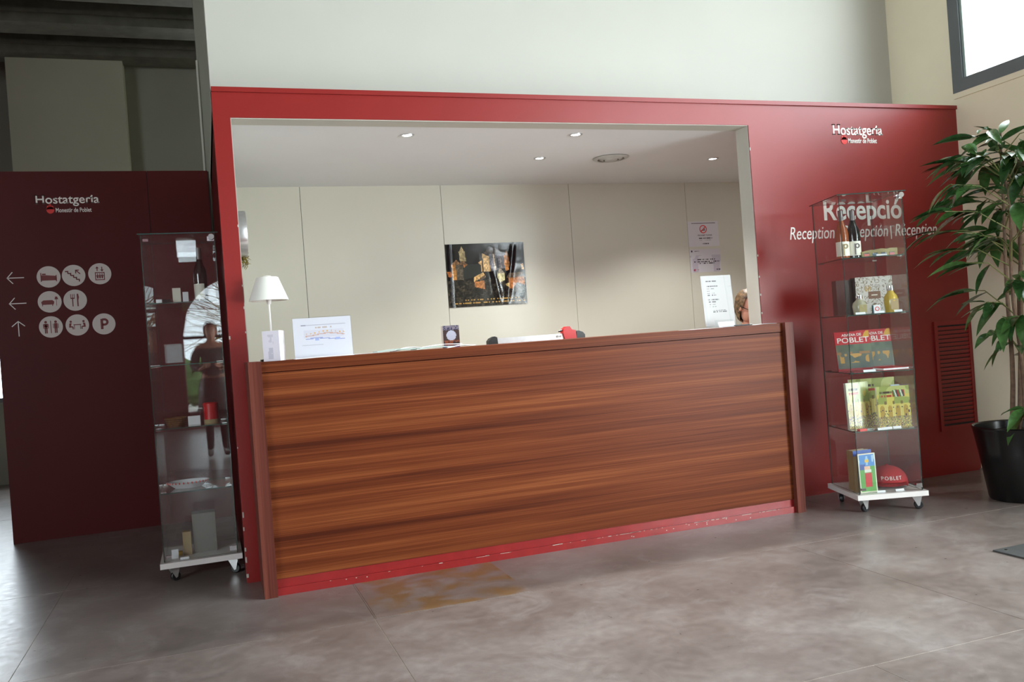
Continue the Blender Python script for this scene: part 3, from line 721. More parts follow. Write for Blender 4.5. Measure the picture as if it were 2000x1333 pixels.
def n2f(u, v):
    c = (206, 204, 210)
    if vnoise(u*9, v*1.2, 4) > .6 and v > .25: c = (190, 184, 196)
    for y, h, a, b_, col in [(.07, .03, .15, .32, (70, 60, 74)), (.44, .04, .24, .82, (50, 46, 56)), (.52, .04, .12, .96, (50, 46, 56)), (.60, .04, .28, .8, (50, 46, 56)), (.87, .05, .84, .97, (60, 56, 62)), (.88, .03, .17, .27, (170, 90, 110))]:
        if y <= v <= y+h and a <= u <= b_ and hsh(int(u*60), int(y*50)) > .28: c = col
    if .05 < u < .1 and .05 < v < .13: c = (50, 40, 60)
    if (u-.13)**2+(v-.9)**2*.5 < .0011: c = (170, 50, 80)
    return c
o = raster('notice', .318, .208, 64, 42, n2f, M['print'], None, (4.162, 1.9985, 1.673)); tag(o, 'white information notice with small print on the back wall, under the no smoking notice', 'notice')

# ---- round metal clock on the left side wall with dried moss below
o = root('wall_drum', 'shallow round brushed metal drum on the side wall, seen edge on by the opening', 'wall fitting', (.206, 1.45, 2.058))
mt = Matrix.Rotation(R(90), 4, 'Y')
b = BM(); lathe(b, [(.158, .0), (.16, .004), (.16, .106), (.157, .111), (.14, .113), (.001, .114)], 48, mtx=mt); obj('rim', b, M['alu'], o, smooth=True)
b = BM(); lathe(b, [(.001, .115), (.12, .115), (.122, .112)], 32, mtx=mt); obj('face', b, M['base_white'], o)
o = root('dried_moss_bunch', 'small yellowish bunch of dried moss hanging under the metal drum', 'dried plant', (.212, 1.5, 1.84))
b = BM()
for i in range(170):
    p = Vector((rnd.uniform(.02, .10), rnd.uniform(-.05, .05), rnd.uniform(0, .09))); q = p+Vector((rnd.uniform(-.02, .035), rnd.uniform(-.02, .02), rnd.uniform(-.045, .03)))
    tube(b, [p, (p+q)/2+Vector((rnd.uniform(-.01, .01), 0, .006)), q], [.0022, .0026, .001], 4)
s1 = obj('moss', b, M['moss'], o); s1['kind'] = 'stuff'
bx('hook', 0, .05, -.004, .004, .08, .088, M['chrome'], o)

# ================================================================== ON THE COUNTER
CZ = 1.1722
o = root('table_lamp', 'white table lamp with cone shade standing behind the small white carton', 'lamp', (.331, -.055, CZ))
b = BM(); lathe(b, [(.001, 0), (.066, 0), (.066, .01), (.02, .018), (.008, .024)], 32); obj('base', b, M['black'], o, smooth=True)
b = BM(); tube(b, [(0, 0, .015), (.0, 0, .33)], .005, 10); obj('stem', b, M['lamp_metal'], o, smooth=True)
b = BM(); lathe(b, [(.102, .322), (.102, .326), (.057, .445), (.052, .447), (.055, .444), (.098, .326), (.102, .322)], 40, cap=False); obj('lamp_shade', b, M['lamp_white'], o, smooth=True)
b = BM(); lathe(b, [(.001, .457), (.018, .455), (.03, .447), (.052, .446), (.052, .442), (.001, .442)], 24); obj('shade_cap', b, M['lamp_white'], o, smooth=True)
b = BM(); lathe(b, [(.001, .30), (.01, .302), (.014, .322), (.02, .35), (.014, .375), (.001, .38)], 16); obj('bulb', b, M['base_white'], o, smooth=True)
def cart(u, v):
    c = (214, 210, 220)
    if .3 < u < .66 and .12 < v < .44 and vnoise(u*12, v*12) > .45: c = (196, 192, 204)
    if .3 < u < .62 and .55 < v < .95 and vnoise(u*16, v*8, 2) > .5: c = (186, 182, 196)
    return c
o = root('carton', 'small white upright carton in front of the table lamp', 'box', (.272, -.235, CZ), R(-22))
bx('box_body', 0, .088, .0006, .09, 0, .155, M['paper'], o, .001)
raster('printed_front', .086, .153, 20, 34, cart, M['print'], o, (.001, 0, .001))
b = BM(); ring(b, 0, 0, .018, .022, -.0006, .0, 24); obj('printed_side', b, M['green_leaflet'], o, (.0884, .045, .1), (0, 0, R(90)))
# weather sheet
def sheet(u, v):
    c = (232, 232, 240)
    if .17 < v < .195 and .13 < u < .9: c = (196, 196, 206) if u > .22 else (120, 120, 140)
    if .24 < v < .265 and .38 < u < .66 and hsh(int(u*60), 3) > .4: c = (206, 190, 180)
    if .30 < v < .5 and .17 < u < .87: c = (224, 222, 232)
    y1 = .43+.03*math.sin(u*8); y2 = .54+.025*math.sin(u*7+2)
    if .2 < u < .88 and abs(v-y1) < .012: c = (214, 176, 160)
    if .2 < u < .88 and abs(v-y2) < .012: c = (160, 168, 216)
    if .2 < u < .88 and abs(v-y1+.055) < .018 and (u*14) % 1 < .3: c = (232, 190, 120)
    if .52 < v < .58 and (.37 < u < .43 or .72 < u < .8): c = (176, 190, 232)
    if .68 < v < .7 and .13 < u < .5: c = (208, 208, 216)
    return c
o = root('display_sheet', 'white landscape weather chart in a clear stand, right of the table lamp', 'notice', (.428, -.25, CZ+.001), R(-3))
raster('printed_sheet', .297, .208, 74, 52, sheet, M['print'], o, (0, .0, .001), (R(-5), 0, 0))
b = BM(); box(b, -.002, .299, -.003, -.0015, 0, .212); box(b, -.002, .299, .0015, .003, 0, .212); box(b, -.002, .299, -.003, .08, 0, .002)
for v in b.verts:
    if v.co.z > .1: v.co.y += .018
obj('acrylic_holder', b, M['acrylic'], o)
# leaflets and papers
def paper(name, x, y, w, h, rz, z, m, label, grp=None, curl=0.0, t=.0012):
    b = BM(); n_ = 8
    top = []; bot = []
    for i in range(n_+1):
        u = i/n_; dz = curl*math.sin(math.pi*u)**2+curl*.5*(u**3)
        for yy in (0, h): top.append(b.verts.new((u*w, yy, dz+t))); bot.append(b.verts.new((u*w, yy, dz)))
    for i in range(n_):
        a = 2*i
        b.faces.new((top[a], top[a+2], top[a+3], top[a+1])); b.faces.new((bot[a+1], bot[a+3], bot[a+2], bot[a])); b.faces.new((bot[a], bot[a+2], top[a+2], top[a])); b.faces.new((bot[a+3], bot[a+1], top[a+1], top[a+3]))
    b.faces.new((bot[1], bot[0], top[0], top[1])); b.faces.new((bot[-2], bot[-1], top[-1], top[-2]))
    return tag(obj(name, b, m, None, (x, y, CZ+z), (0, 0, rz)), label, 'paper', grp)
G = 'loose papers and leaflets on the counter'
paper('paper_sheet', .42, -.345, .30, .075, R(2), .0, M['paper'], 'flat white sheet on the counter in front of the weather chart', G, .002, .004)
paper('paper_sheet', .66, -.34, .21, .08, R(4), .0018, M['paper'], 'white sheet overlapping the counter edge right of the weather chart', G, .002)
paper('leaflet', .84, -.33, .21, .10, R(3), .004, M['green_leaflet'], 'pale green leaflet at the front of the fanned pile', G, .006, .006)
paper('leaflet', .93, -.25, .20, .10, R(-6), .001, M['paper'], 'white leaflet bulging at the back of the fanned pile', G, .016, .004)
paper('leaflet', 1.05, -.335, .21, .10, R(6), .0035, M['green_leaflet'], 'pale green leaflet in the middle of the fanned pile', G, .006, .004)
paper('leaflet', 1.11, -.30, .20, .12, R(-4), .0145, M['paper'], 'white leaflet lying on top of the fanned pile', G, .006, .003)
paper('leaflet', 1.22, -.335, .16, .09, R(2), .0, M['paper'], 'white folded leaflet at the end of the fanned pile', G, .009, .004)
def lb(u, v):
    c = (60, 44, 42)
    if v < .22: c = (120, 112, 124) if hsh(int(u*14), int(v*30)) > .4 else (40, 40, 70)
    if (u-.5)**2+((v-.45)*1.3)**2 < .09: c = (176, 180, 196)
    if v > .68 and vnoise(u*9, v*12) > .4: c = (130, 70, 46)
    if v > .88 and hsh(int(u*12), int(v*40)) > .4: c = (110, 90, 130)
    return c
o = root('leaflet_box', 'small dark printed box with a pale round emblem standing past the leaflets', 'box', (1.305, .06, CZ))
bx('box_body', 0, .098, .0006, .04, 0, .128, M['base_white'], o)
raster('printed_front', .098, .128, 26, 34, lb, M['print_gloss'], o, (0, 0, 0))
# paper trimmer
o = root('paper_trimmer', 'aluminium rail paper trimmer with black ends and a red cutting head', 'paper trimmer', (1.60, .14, CZ))
b = BM(); prism(b, [(0, 0), (0, .03), (.004, .034), (.45, .034), (.454, .03), (.454, 0)], -.014, .02); obj('rail', b, M['alu'], o, (.055, 0, .0), bevel=.004)
for x, s in ((.0, 1), (.575, -1)):
    b = BM(); prism(b, [(.0, 0), (.0, .02), (.014, .036), (.04, .046), (.055, .04), (.058, 0)], -.022, .03)
    if s < 0:
        for v in b.verts: v.co.x = .058-v.co.x
    obj('end_cap', b, M['black'], o, (x, 0, 0), bevel=.003)
b = BM(); prism(b, [(.0, .0), (-.01, .04), (-.004, .062), (.016, .076), (.036, .076), (.045, .064), (.05, .056), (.075, .05), (.078, 0)], -.026, .024); hdz = obj('cutting_head', b, M['red_plastic'], o, (.495, 0, 0), bevel=.003)
b = BM(); tube(b, [(-.005, 0, .054), (-.03, 0, .048)], .005, 8); obj('lever', b, M['black'], hdz)
b = BM(); tube(b, [(.45, -.015, .018), (.45, -.019, .018)], .007, 12); tube(b, [(.47, -.015, .018), (.47, -.019, .018)], .006, 12); obj('screw', b, M['chrome'], o)
# opening hours notice and card holder
def hours(u, v):
    rows = [(.10, .012, .16, .5), (.20, .012, .17, .53), (.245, .012, .17, .25), (.245, .012, .28, .45), (.29, .012, .17, .25), (.335, .012, .17, .25), (.335, .012, .29, .4), (.375, .012, .17, .25), (.375, .012, .29, .46), (.46, .012, .17, .53), (.505, .012, .18, .25), (.505, .012, .29, .46), (.55, .012, .18, .25), (.55, .012, .29, .4), (.595, .012, .18, .25), (.595, .012, .29, .46), (.67, .01, .32, .72), (.70, .01, .28, .76)]
    for (y, h, a, b_) in rows:
        if y <= v <= y+h+.004 and a <= u <= b_ and hsh(int(u*64), int(y*100)) > .28: return (96, 96, 100)
    return (204, 201, 198)
o = root('display_sheet', 'tall white timetable sheet in a clear stand near the receptionist', 'notice', (2.935, -.15, CZ+.001), R(5))
raster('printed_sheet', .232, .325, 64, 92, hours, M['print'], o, (.002, 0, .004), (R(-4), 0, 0))
b = BM(); box(b, 0, .236, -.004, -.0025, 0, .33); box(b, 0, .236, .0015, .003, 0, .33); box(b, -.005, .24, -.06, .05, 0, .002)
for v in b.verts:
    if v.co.z > .1: v.co.y += .022
obj('acrylic_holder', b, M['acrylic'], o)
o = root('card_holder', 'small clear holder with white cards before the timetable sheet', 'card holder', (2.955, -.27, CZ+.003), R(-10))
b = BM(); box(b, 0, .12, 0, .002, 0, .022); box(b, 0, .12, 0, .055, 0, .002); box(b, 0, .12, .05, .052, 0, .045)
for v in b.verts:
    if v.co.z > .03: v.co.y += .02
obj('acrylic_holder', b, M['acrylic'], o)
bx('card_stack', .008, .108, .006, .016, .002, .042, M['paper'], o, rot=(R(-35), 0, 0))
o = root('ballpoint_pen', 'dark ballpoint pen lying on the counter beside the timetable sheet', 'pen', (3.02, -.33, CZ+.006), R(6))
b = BM(); tube(b, [(0, 0, 0), (.012, 0, 0), (.12, 0, 0)], [.002, .0048, .0048], 10); obj('barrel', b, M['black'], o, smooth=True)
b = BM(); tube(b, [(.12, 0, 0), (.14, 0, 0)], [.005, .0045], 10); obj('pen_cap', b, M['chrome'], o)
paper('paper_sheet', 3.16, -.34, .17, .12, R(4), .0, M['paper'], 'flat white sheet at the counter end by the end post', G, .003)
paper('paper_sheet', 2.72, -.33, .22, .16, R(-3), .0, M['paper'], 'flat white sheet under the card holder edge', G)

# ================================================================== GLASS DISPLAY CASES
SH = [1.53, 1.187, .84, .488]
CW, CD = .427, .458
def pane(b, x0, x1, y0, y1, z0, z1):
    fs = box(b, x0, x1, y0, y1, z0, z1); d = (x1-x0, y1-y0, z1-z0); t = d.index(min(d))
    pair = {0: (3, 5), 1: (2, 4), 2: (0, 1)}[t]
    for i, f in enumerate(fs):
        if i not in pair: f.material_index = 1
def make_case(label, loc, rz):
    o = root('display_case', label, 'display case', loc, rz)
    b = BM(); box(b, 0, CW, 0, CD, .086, .116); bs = obj('base_board', b, M['base_white'], o, bevel=.002)
    gm = [M['glass'], M['edge']]; a, c, e, f = .02, CW-.022, .02, CD-.022; t = .005; z0, z1 = .117, 1.905
    b = BM(); pane(b, a, a+t, e+t+.001, f, z0, z1); obj('side_panel', b, gm, o)
    b = BM(); pane(b, c-t, c, e+t+.001, f, z0, z1); obj('side_panel', b, gm, o)
    b = BM(); pane(b, a, c, f+.001, f+t+.001, z0, z1); obj('back_panel', b, gm, o)
    b = BM(); pane(b, a, c, e, e+t, z0+.004, z1-.002); dr = obj('door', b, gm, o)
    b = BM(); pane(b, a-.014, c+.016, e-.012, f+.014, z1+.001, z1+.007); obj('top_panel', b, gm, o)
    for z in SH:
        b = BM(); pane(b, a+t+.003, c-t-.003, e+t+.006, f-.003, z-.003, z+.003); obj('shelf', b, gm, o)
        for (x, y) in ((a+t+.016, e+.05), (a+t+.016, f-.03), (c-t-.016, e+.05), (c-t-.016, f-.03)):
            b = BM(); box(b, x-.014, x+.014, y-.006, y+.006, z-.007, z+.006); q = obj('shelf_clip', b, M['chrome'], o, bevel=.002)
    for z in (z1-.03, z0+.03):
        b = BM(); box(b, c-.042, c-.006, e-.006, e+t+.010, z-.013, z+.013); obj('hinge', b, M['chrome'], dr, bevel=.005)
        b = BM(); box(b, a+.012, a+.04, e-.004, e+t+.006, z-.007, z+.007); obj('door_lock', b, M['chrome'], dr, bevel=.004)
    b = BM(); tube(b, [(c-.02, e-.006, z1-.018), (c-.02, e-.03, z1-.022)], [.012, .016], 14); obj('knob', b, M['chrome'], dr, smooth=True)
    for (x, y, rr) in ((.06, .075, 25), (CW-.05, .06, -20), (.06, CD-.06, 60), (CW-.05, CD-.06, -50)):
        m4 = Matrix.Translation((x, y, 0)) @ Matrix.Rotation(R(rr), 4, 'Z')
        b = BM(); lathe(b, [(.001, -.011), (.022, -.011), (.026, -.007), (.026, .007), (.022, .011), (.001, .011)], 20, mtx=m4 @ Matrix.Translation((.012, 0, .0265)) @ Matrix.Rotation(R(90), 4, 'X'))
        cs = obj('caster', b, M['rubber'], o, smooth=True)
        b = BM()
        for s in (-1, 1):
            v0 = len(b.verts); prism(b, [(-.024, .078), (.032, .078), (.018, .022), (.008, .018)], s*.016-.0015, s*.016+.0015)
        for v in b.verts: v.co = m4 @ v.co
        box(b, -.03, .034, -.026, .026, .0775, .0855, 0, m4)
        obj('bracket', b, M['steel_white'], cs)
    return o
caseR = make_case('tall glass display case on casters in front of the reception lettering, beside the plant', (3.578, -.647, 0), math.atan2(-.3021, .9533))
caseL = make_case('tall glass display case on casters in the dim corner before the sign partition', (-.318, .232, 0), 0)
def cp(u, v, z):  # a point of the right case
    w = Matrix.Rotation(math.atan2(-.3021, .9533), 4, 'Z') @ Vector((u, v, 0)); return (3.578+w.x, -.647+w.y, z)
AR = math.atan2(-.3021, .9533)
TG = 'price tags in the right glass case'
def price(u, v, z, label, w=.06, rz=0):
    b = BM(); box(b, 0, w, 0, .0012, 0, .014); q = obj('price_tag', b, M['paper'], None, cp(u, v, z+.0002), (R(-20), 0, AR+rz))
    tag(q, label, 'price tag', TG)
def bottle(u, v, z, body, label, r=.039, h=.295, lab='p', world=None):
    o = root('wine_bottle', label, 'bottle', world or cp(u, v, z), AR)
    b = BM(); lathe(b, [(.001, .004), (r*.8, 0), (r, .006), (r, .15*h/.295), (r*.93, .175*h/.295), (r*.55, .21*h/.295), (.015, .235*h/.295), (.0135, .285*h/.295), (.001, .286*h/.295)], 32); obj('bottle_body', b, body, o, smooth=True)
    b = BM(); lathe(b, [(.0152, .225*h/.295), (.0148, .28*h/.295), (.0155, .283*h/.295), (.015, .298*h/.295), (.001, h+.003)], 24, cap=False); obj('capsule', b, M['foil'], o, smooth=True)
    # wrap label
    b = BM(); n_ = 20; rr = r+.0006
    lo_, hi_ = [], []
    for i in range(n_+1):
        a = R(-90-92+184*i/n_); lo_.append(b.verts.new((rr*math.cos(a), rr*math.sin(a), .018))); hi_.append(b.verts.new((rr*math.cos(a), rr*math.sin(a), .105)))
    for i in range(n_): b.faces.new((lo_[i], lo_[i+1], hi_[i+1], hi_[i]))
    lo2 = obj('wrap_label', b, M['label'], o, smooth=True)
    b = BM(); 
    if lab:
        ring(b, .004, .076, .008, .015, -rr-.0012, -rr+.001, 20); box(b, -.013, -.006, -rr-.0012, -rr+.001, .022, .09)
        obj('label_mark', b, M['foil'] if body == M['bottle_green'] else M['card_brown'], lo2)
    return o
z = SH[0]+.0034
bottle(.078, .15, z, M['bottle_rose'], 'amber wine bottle with a white label on the top shelf of the right glass case')
bottle(.158, .17, z, M['bottle_green'], 'dark green wine bottle with a white label beside the amber bottle')
o = root('gift_box', 'long low olive card box showing four small jars through windows, top shelf', 'box', cp(.188, .13, z), AR+R(7))
b = BM(); prism(b, [(0, 0), (.235, 0), (.235, .05), (.19, .052), (.165, .046), (.13, .052), (.09, .044), (.06, .046), (.02, .038), (0, .036)], .002, .055); obj('box_body', b, M['tan_box'], o)
for i, cc in enumerate([(190, 60, 50), (60, 90, 110), (80, 90, 120), (180, 50, 60)]):
    x = .012+i*.056
    bx('jar_window', x, x+.034, .0, .004, .008, .026, mat('jar_fill_%d' % i, cc, .4), o)
    bx('jar_lid', x, x+.034, -.0006, .004, .022, .027, M['black'], o)
price(.26, .095, z, 'small white price tag in front of the box of four jars', .066)
# second shelf
z = SH[1]+.0034
def floral(u, v):
    c = (206, 198, 190)
    n_ = vnoise(u*16, v*15, 7); n2_ = vnoise(u*34+9, v*30, 8)
    if abs(n_-.55) < .07 and n2_ > .35: c = (128, 108, 84)
    if n_ > .8: c = (168, 156, 142)
    if .33 < u < .66 and .40 < v < .60: c = (116, 74, 46)
    if .42 < u < .58 and .48 < v < .52: c = (226, 214, 196)
    if (u-.33)**2+(v-.32)**2 < .009 and hsh(int(u*60), int(v*60)) > .4: c = (178, 140, 60)
    return c
o = root('gift_box', 'large floral patterned gift box with a brown band on the second shelf', 'box', cp(.205, .30, z), AR)
bx('box_body', 0, .235, .001, .075, 0, .232, mat('dark_brown_card', (70, 52, 44), .6), o)
raster('printed_front', .235, .232, 72, 70, floral, M['print_gloss'], o, (0, 0, 0))
o = root('gift_box', 'dark brown box standing behind the round jar on the second shelf', 'box', cp(.095, .33, z), AR)
bx('box_body', 0, .10, 0, .07, 0, .222, mat('dark_chocolate_card', (58, 44, 40), .55), o, .002)
def flask(u, v, liq, label, r, h, fill):
    o = root('toiletry_bottle', label, 'bottle', cp(u, v, z), AR)
    b = BM(); lathe(b, [(.001, 0), (r*.82, .0), (r*.86, .01), (r, h*.45), (r*.86, h*.62), (r*.45, h*.76), (r*.42, h*.84), (.001, h*.84)], 28); obj('bottle_body', b, liq, o, smooth=True)
    b = BM(); lathe(b, [(r*.48, h*.82), (r*.5, h*.86), (r*.5, h), (.001, h)], 20); obj('bottle_cap', b, M['chrome'], o, smooth=True)
    b = BM(); prism(b, [(-r*.5, h*.1), (r*.62, h*.1), (r*.62, h*.5), (-r*.5, h*.5)], -r*.98, -r*.9); obj('label', b, M['card_brown'] if fill else M['tan_box'], o)
flask(.135, .10, M['clear_liq'], 'short round clear toiletry bottle, second shelf of the right case', .042, .115, 0)
flask(.33, .10, M['yellow_liq'], 'yellow bath liquid bottle on the second shelf of the right case', .042, .16, 1)
o = root('soap_box', 'tiny white and teal cube box with a red ring mark on the second shelf', 'box', cp(.205, .07, z), AR+R(-12))
bx('box_body', 0, .04, .0006, .04, 0, .05, M['teal'], o); bx('box_face', .002, .04, 0, .0006, 0, .05, M['paper'], o)
b = BM(); ring(b, .022, .027, .009, .013, -.0006, .0002, 20); obj('ring_mark', b, M['crest'], o)
price(.085, .045, z, 'price tag in front of the round clear bottle'); price(.20, .045, z, 'price tag in front of the tiny cube box'); price(.32, .045, z, 'price tag in front of the yellow bottle', .05)
# third shelf: guide books
z = SH[2]+.0034
def guide(seed):
    def fn(u, v):
        if v < .33:
            if .86-(v*.4) < u < .99-(v*.1) and v < .16 and u+v*.9 > .9: return (214, 160, 50)
            return (190, 26, 40)
        n_ = vnoise(u*7+seed, v*6, seed); c = (96-30*v+30*n_, 102-20*v+22*n_, 84+10*n_)
        if v < .5: c = (70+40*n_, 84+40*n_, 70+30*n_)
        if .56 < v < .8 and vnoise(u*12+seed, v*7, seed+2) > .52 and .08 < u < .9: c = (190, 142, 72)
        if .52 < v < .58 and vnoise(u*10, 3, seed) > .6: c = (150, 110, 70)
        if v > .93: c = (150, 30, 40)
        return c
    return fn
def book(label, u, v, zz, w, h, th, fn, rz=0, tilt=-8, title=None, nx=60, ny=64, cover=None):
    o = root('book', label, 'book', cp(u, v, zz), AR+rz)
    ro = (R(tilt), 0, 0)
    pg = bx('pages', .002, w-.002, .002, th-.001, .001, h-.003, M['paper'], o, rot=ro)
    raster('front_cover', w, h, nx, ny, fn, M['print_gloss'], o, (0, 0, 0.0005), ro)
    bx('back_cover', 0, w, th-.001, th, 0.0005, h, cover or M['card_brown'], o, rot=ro)
    bx('spine', 0, .0015, .0006, th-.001, .0005, h, cover or M['card_brown'], o, rot=ro)
    if title:
        for s_, x, zt, wd, ht in title:
            q = text_mesh(s_, width=wd, height=ht, m=WH, name='lettering', parent=o, loc=(x, -.0006+zt*math.tan(R(-tilt))*1.0, zt), rot=ro, depth=.0003, bold=.01)
    return o
RC = M['cap']
TT = [('ABADIA DE', .045, .216, .125, .016), ('POBLET', .014, .176, .2, .033)]
book('red and photo guide book with large white title, front one on the third shelf', .036, .235, z, .222, .247, .012, guide(1), 0, -9, TT, cover=RC)
book('red and photo guide book with large white title, behind the front one, third shelf', .196, .285, z, .218, .25, .012, guide(5), 0, -9, TT, cover=RC)
o = root('book', 'thin red book lying flat at the end of the third shelf', 'book', cp(.235, .06, z), AR)
bx('pages', .001, .155, .001, .145, .002, .012, M['paper'], o); bx('front_cover', 0, .158, 0, .15, .012, .0145, M['cap'], o); bx('back_cover', 0, .158, 0, .15, 0, .002, M['cap'], o)
o = root('brochure', 'pale printed brochure standing at the back corner of the third shelf', 'brochure', cp(.30, .33, z), AR)
raster('printed_front', .085, .11, 24, 30, lambda u, v: (206, 176, 176) if vnoise(u*10, v*30, 3) > .4 else (176, 120, 120), M['print'], o, (0, 0, 0), (R(-10), 0, 0), thick=.002)
price(.11, .05, z, 'price tag in front of the guide books', .075)
# fourth shelf
z = SH[3]+.0034
def town(seed, tone=(206, 190, 96)):
    def fn(u, v):
        c = tuple(t*(1-.1*v) for t in (186, 190, 116)) if v < .2 else tone
        if v < .42 and vnoise(u*5+seed, v*5, 2) > .55: c = (150, 160, 84)
        if .12 < v < .17 and .1 < u < .55 and hsh(int(u*44), 1, seed) > .25: c = (70, 50, 40)
        if .21 < v < .26 and .1 < u < .55 and hsh(int(u*44), 2, seed) > .25: c = (170, 60, 40)
        for k_ in range(4):
            cx = .14+.24*k_
            if abs(u-cx) < .07 and v > .46+((u-cx)/.07)**2*.06 and v < .78: c = (178, 146, 66)
            if abs(abs(u-cx)-.09) < .012 and v > .42: c = (216, 202, 130)
        if .36 < v < .44 and abs((u*4) % 1-.5) > .38: c = (120, 100, 60)
        if v > .72 and hsh(int(u*70), int(v*70), seed) > .35: c = (96+60*hsh(int(u*50), int(v*50)), 84+50*hsh(int(u*60), 3), 90)
        if .5 < v < .72 and hsh(int(u*30), int(v*34), seed) > .93: c = (60, 50, 70)
        return c
    return fn
book('yellow picture book of a crowded arcade with a cream spine, leftmost on the fourth shelf', .04, .14, z, .16, .285, .02, town(2), R(14), -3, None, 48, 80, M['label'])
def town_flags(u, v):
    c = town(6)(u, v)
    if .1 < v < .26 and .48 < u < .86:
        k_ = int((u+v*-.3)*22); c = [(40, 70, 60), (180, 40, 40), (60, 130, 60), (220, 210, 200)][k_ % 4]
    return c
book('large green and yellow arcade picture book at the back of the fourth shelf', .115, .27, z, .285, .295, .02, town(4), 0, -3, None, 76, 80, M['label'])
book('yellow arcade picture book with striped ribbons, overlapping in front on the fourth shelf', .205, .10, z, .195, .252, .018, town_flags, R(-4), -4, None, 70, 80, M['label'])
def sp_(u, v): return (176, 190, 206) if v < .35 else ((170, 50, 60) if .45 < v < .7 and hsh(1, int(v*60)) > .4 else (190, 196, 200))
book('slim pale blue book behind the ribbons book on the fourth shelf', .345, .21, z, .055, .25, .02, sp_, 0, -2, None, 12, 60, M['label'])
b = BM(); box(b, 0, .05, 0, .03, 0, .012); tag(obj('keyring_box', b, M['crest'], None, cp(.06, .045, z), (0, 0, AR+.2), bevel=.002), 'tiny red and yellow box at the front of the fourth shelf', 'souvenir')
b = BM(); box(b, 0, .1, 0, .02, 0, .003); box(b, .01, .06, .001, .012, .003, .010); tag(obj('bookmark', b, M['green_leaflet'], None, cp(.09, .06, z), (R(0), 0, AR+.1)), 'grey green bookmarks at the front of the fourth shelf', 'souvenir')
b = BM(); prev = None
tube(b, [(0.016*math.cos(t/2), 0.016*math.sin(t/2), .003+.001*t) for t in range(14)], .002, 6); tube(b, [(.016, 0, .003), (.045, .006, .003)], .005, 8); tag(obj('keyring', b, M['chrome'], None, cp(.135, .045, z)), 'coiled metal keyring on the fourth shelf', 'souvenir')
price(.165, .035, z, 'price tag at the front of the fourth shelf, left one'); price(.20, .05, z, 'price tag at the front of the fourth shelf, middle one'); price(.27, .06, z, 'oval edged price tag at the front of the fourth shelf, right one', .05)
# base of the case
z = .1165
def kid(u, v):
    if u < .05 or u > .95 or v < .03 or v > .97: return (226, 220, 200)
    c = (60, 130, 200) if v < .33 else (90, 160, 70)
    if v < .3 and vnoise(u*6, v*10, 5) > .6: c = (150, 190, 220)
    if .27 < v < .42 and u < .4: c = (50, 80, 150)
    if .5 < v < .86 and abs(u-.52) < .2: c = (196, 30, 36)
    if .33 < v < .46 and abs(u-.5) < .17: c = (228, 180, 150)
    if .16 < v < .23 and abs(u-.5) < .12: c = (226, 186, 60)
    if .42 < v < .48 and abs(u-.52) < .2: c = (220, 220, 210)
    return c
book('illustrated childrens book with a red robed figure on its cover, on the case base', .045, .06, z, .115, .235, .016, kid, R(10), -2, None, 36, 70, M['card_brown'])
book('thick beige backed book with a blue cover standing behind the childrens book', .032, .10, z, .13, .25, .03, lambda u, v: (60, 100, 180) if v < .12 else (190, 170, 130), R(14), -1, None, 20, 30, M['card_brown'])
book('kraft coloured book at the very back of the case base', -.0+.04, .16, z, .12, .245, .035, lambda u, v: (170, 150, 116), R(14), -1, None, 10, 10, M['card_brown'])
# cap
o = root('baseball_cap', 'red baseball cap with small white lettering on the base of the right case', 'cap', cp(.29, .225, z), AR-R(12))
o.scale = (1.17, 1.17, 1.22)
b = BM(); n_, mrings = 32, 8; rows = []
for j in range(mrings+1):
    ph = R(90*j/mrings); rr = math.cos(ph); zz = .092*math.sin(ph)**.8
    rows.append([b.verts.new((.098*rr*math.cos(2*math.pi*i/n_), .098*rr*math.sin(2*math.pi*i/n_)+.01*j/mrings, .012+zz)) for i in range(n_)] if j < mrings else [b.verts.new((0, .01, .012+zz))])
for j in range(mrings-1):
    for i in range(n_): b.faces.new((rows[j][i], rows[j][(i+1) % n_], rows[j+1][(i+1) % n_], rows[j+1][i]))
for i in range(n_): b.faces.new((rows[-2][i], rows[-2][(i+1) % n_], rows[-1][0]))
cr = obj('crown', b, M['cap'], o, smooth='all')
b = BM(); A_, B_ = [], []
for i in range(17):
    a = R(200+140*i/16); A_.append(b.verts.new((.095*math.cos(a), .096*math.sin(a), .03)))
    k_ = math.sin(math.pi*i/16); x_ = .096*math.cos(a); B_.append(b.verts.new((x_, .096*math.sin(a)-.05*k_, .004+.034*max(0, 1-(x_/.085)**2))))
for i in range(16): b.faces.new((A_[i], A_[i+1], B_[i+1], B_[i]))
bm2 = bmesh.ops.solidify(b, geom=b.faces[:], thickness=.003)
obj('brim', b, M['cap'], o, smooth=True)
b = BM(); bmesh.ops.create_uvsphere(b, u_segments=10, v_segments=6, radius=.006, matrix=Matrix.Translation((0, .01, .105))); obj('button', b, M['cap'], o)
q = text_mesh('POBLET', width=.1, height=.017, m=WH, name='lettering', parent=o, loc=(-.05, 0, .045), depth=.0004, spacing=1.25)
for v in q.data.vertices:
    x = v.co.x-.05; zz = v.co.z+.045
    zz2 = min(.99, ((zz-.017)/.092)); rr = math.sqrt(max(0, 1-zz2**2)); xx = min(.99, abs(x)/(.098*max(rr, .3)))
    v.co.y += -.098*rr*math.sqrt(1-xx*xx)-.0035
price(.135, .035, z, 'price tag in front of the childrens book', .05); price(.25, .04, z, 'price tag in front of the red cap', .055, R(8))

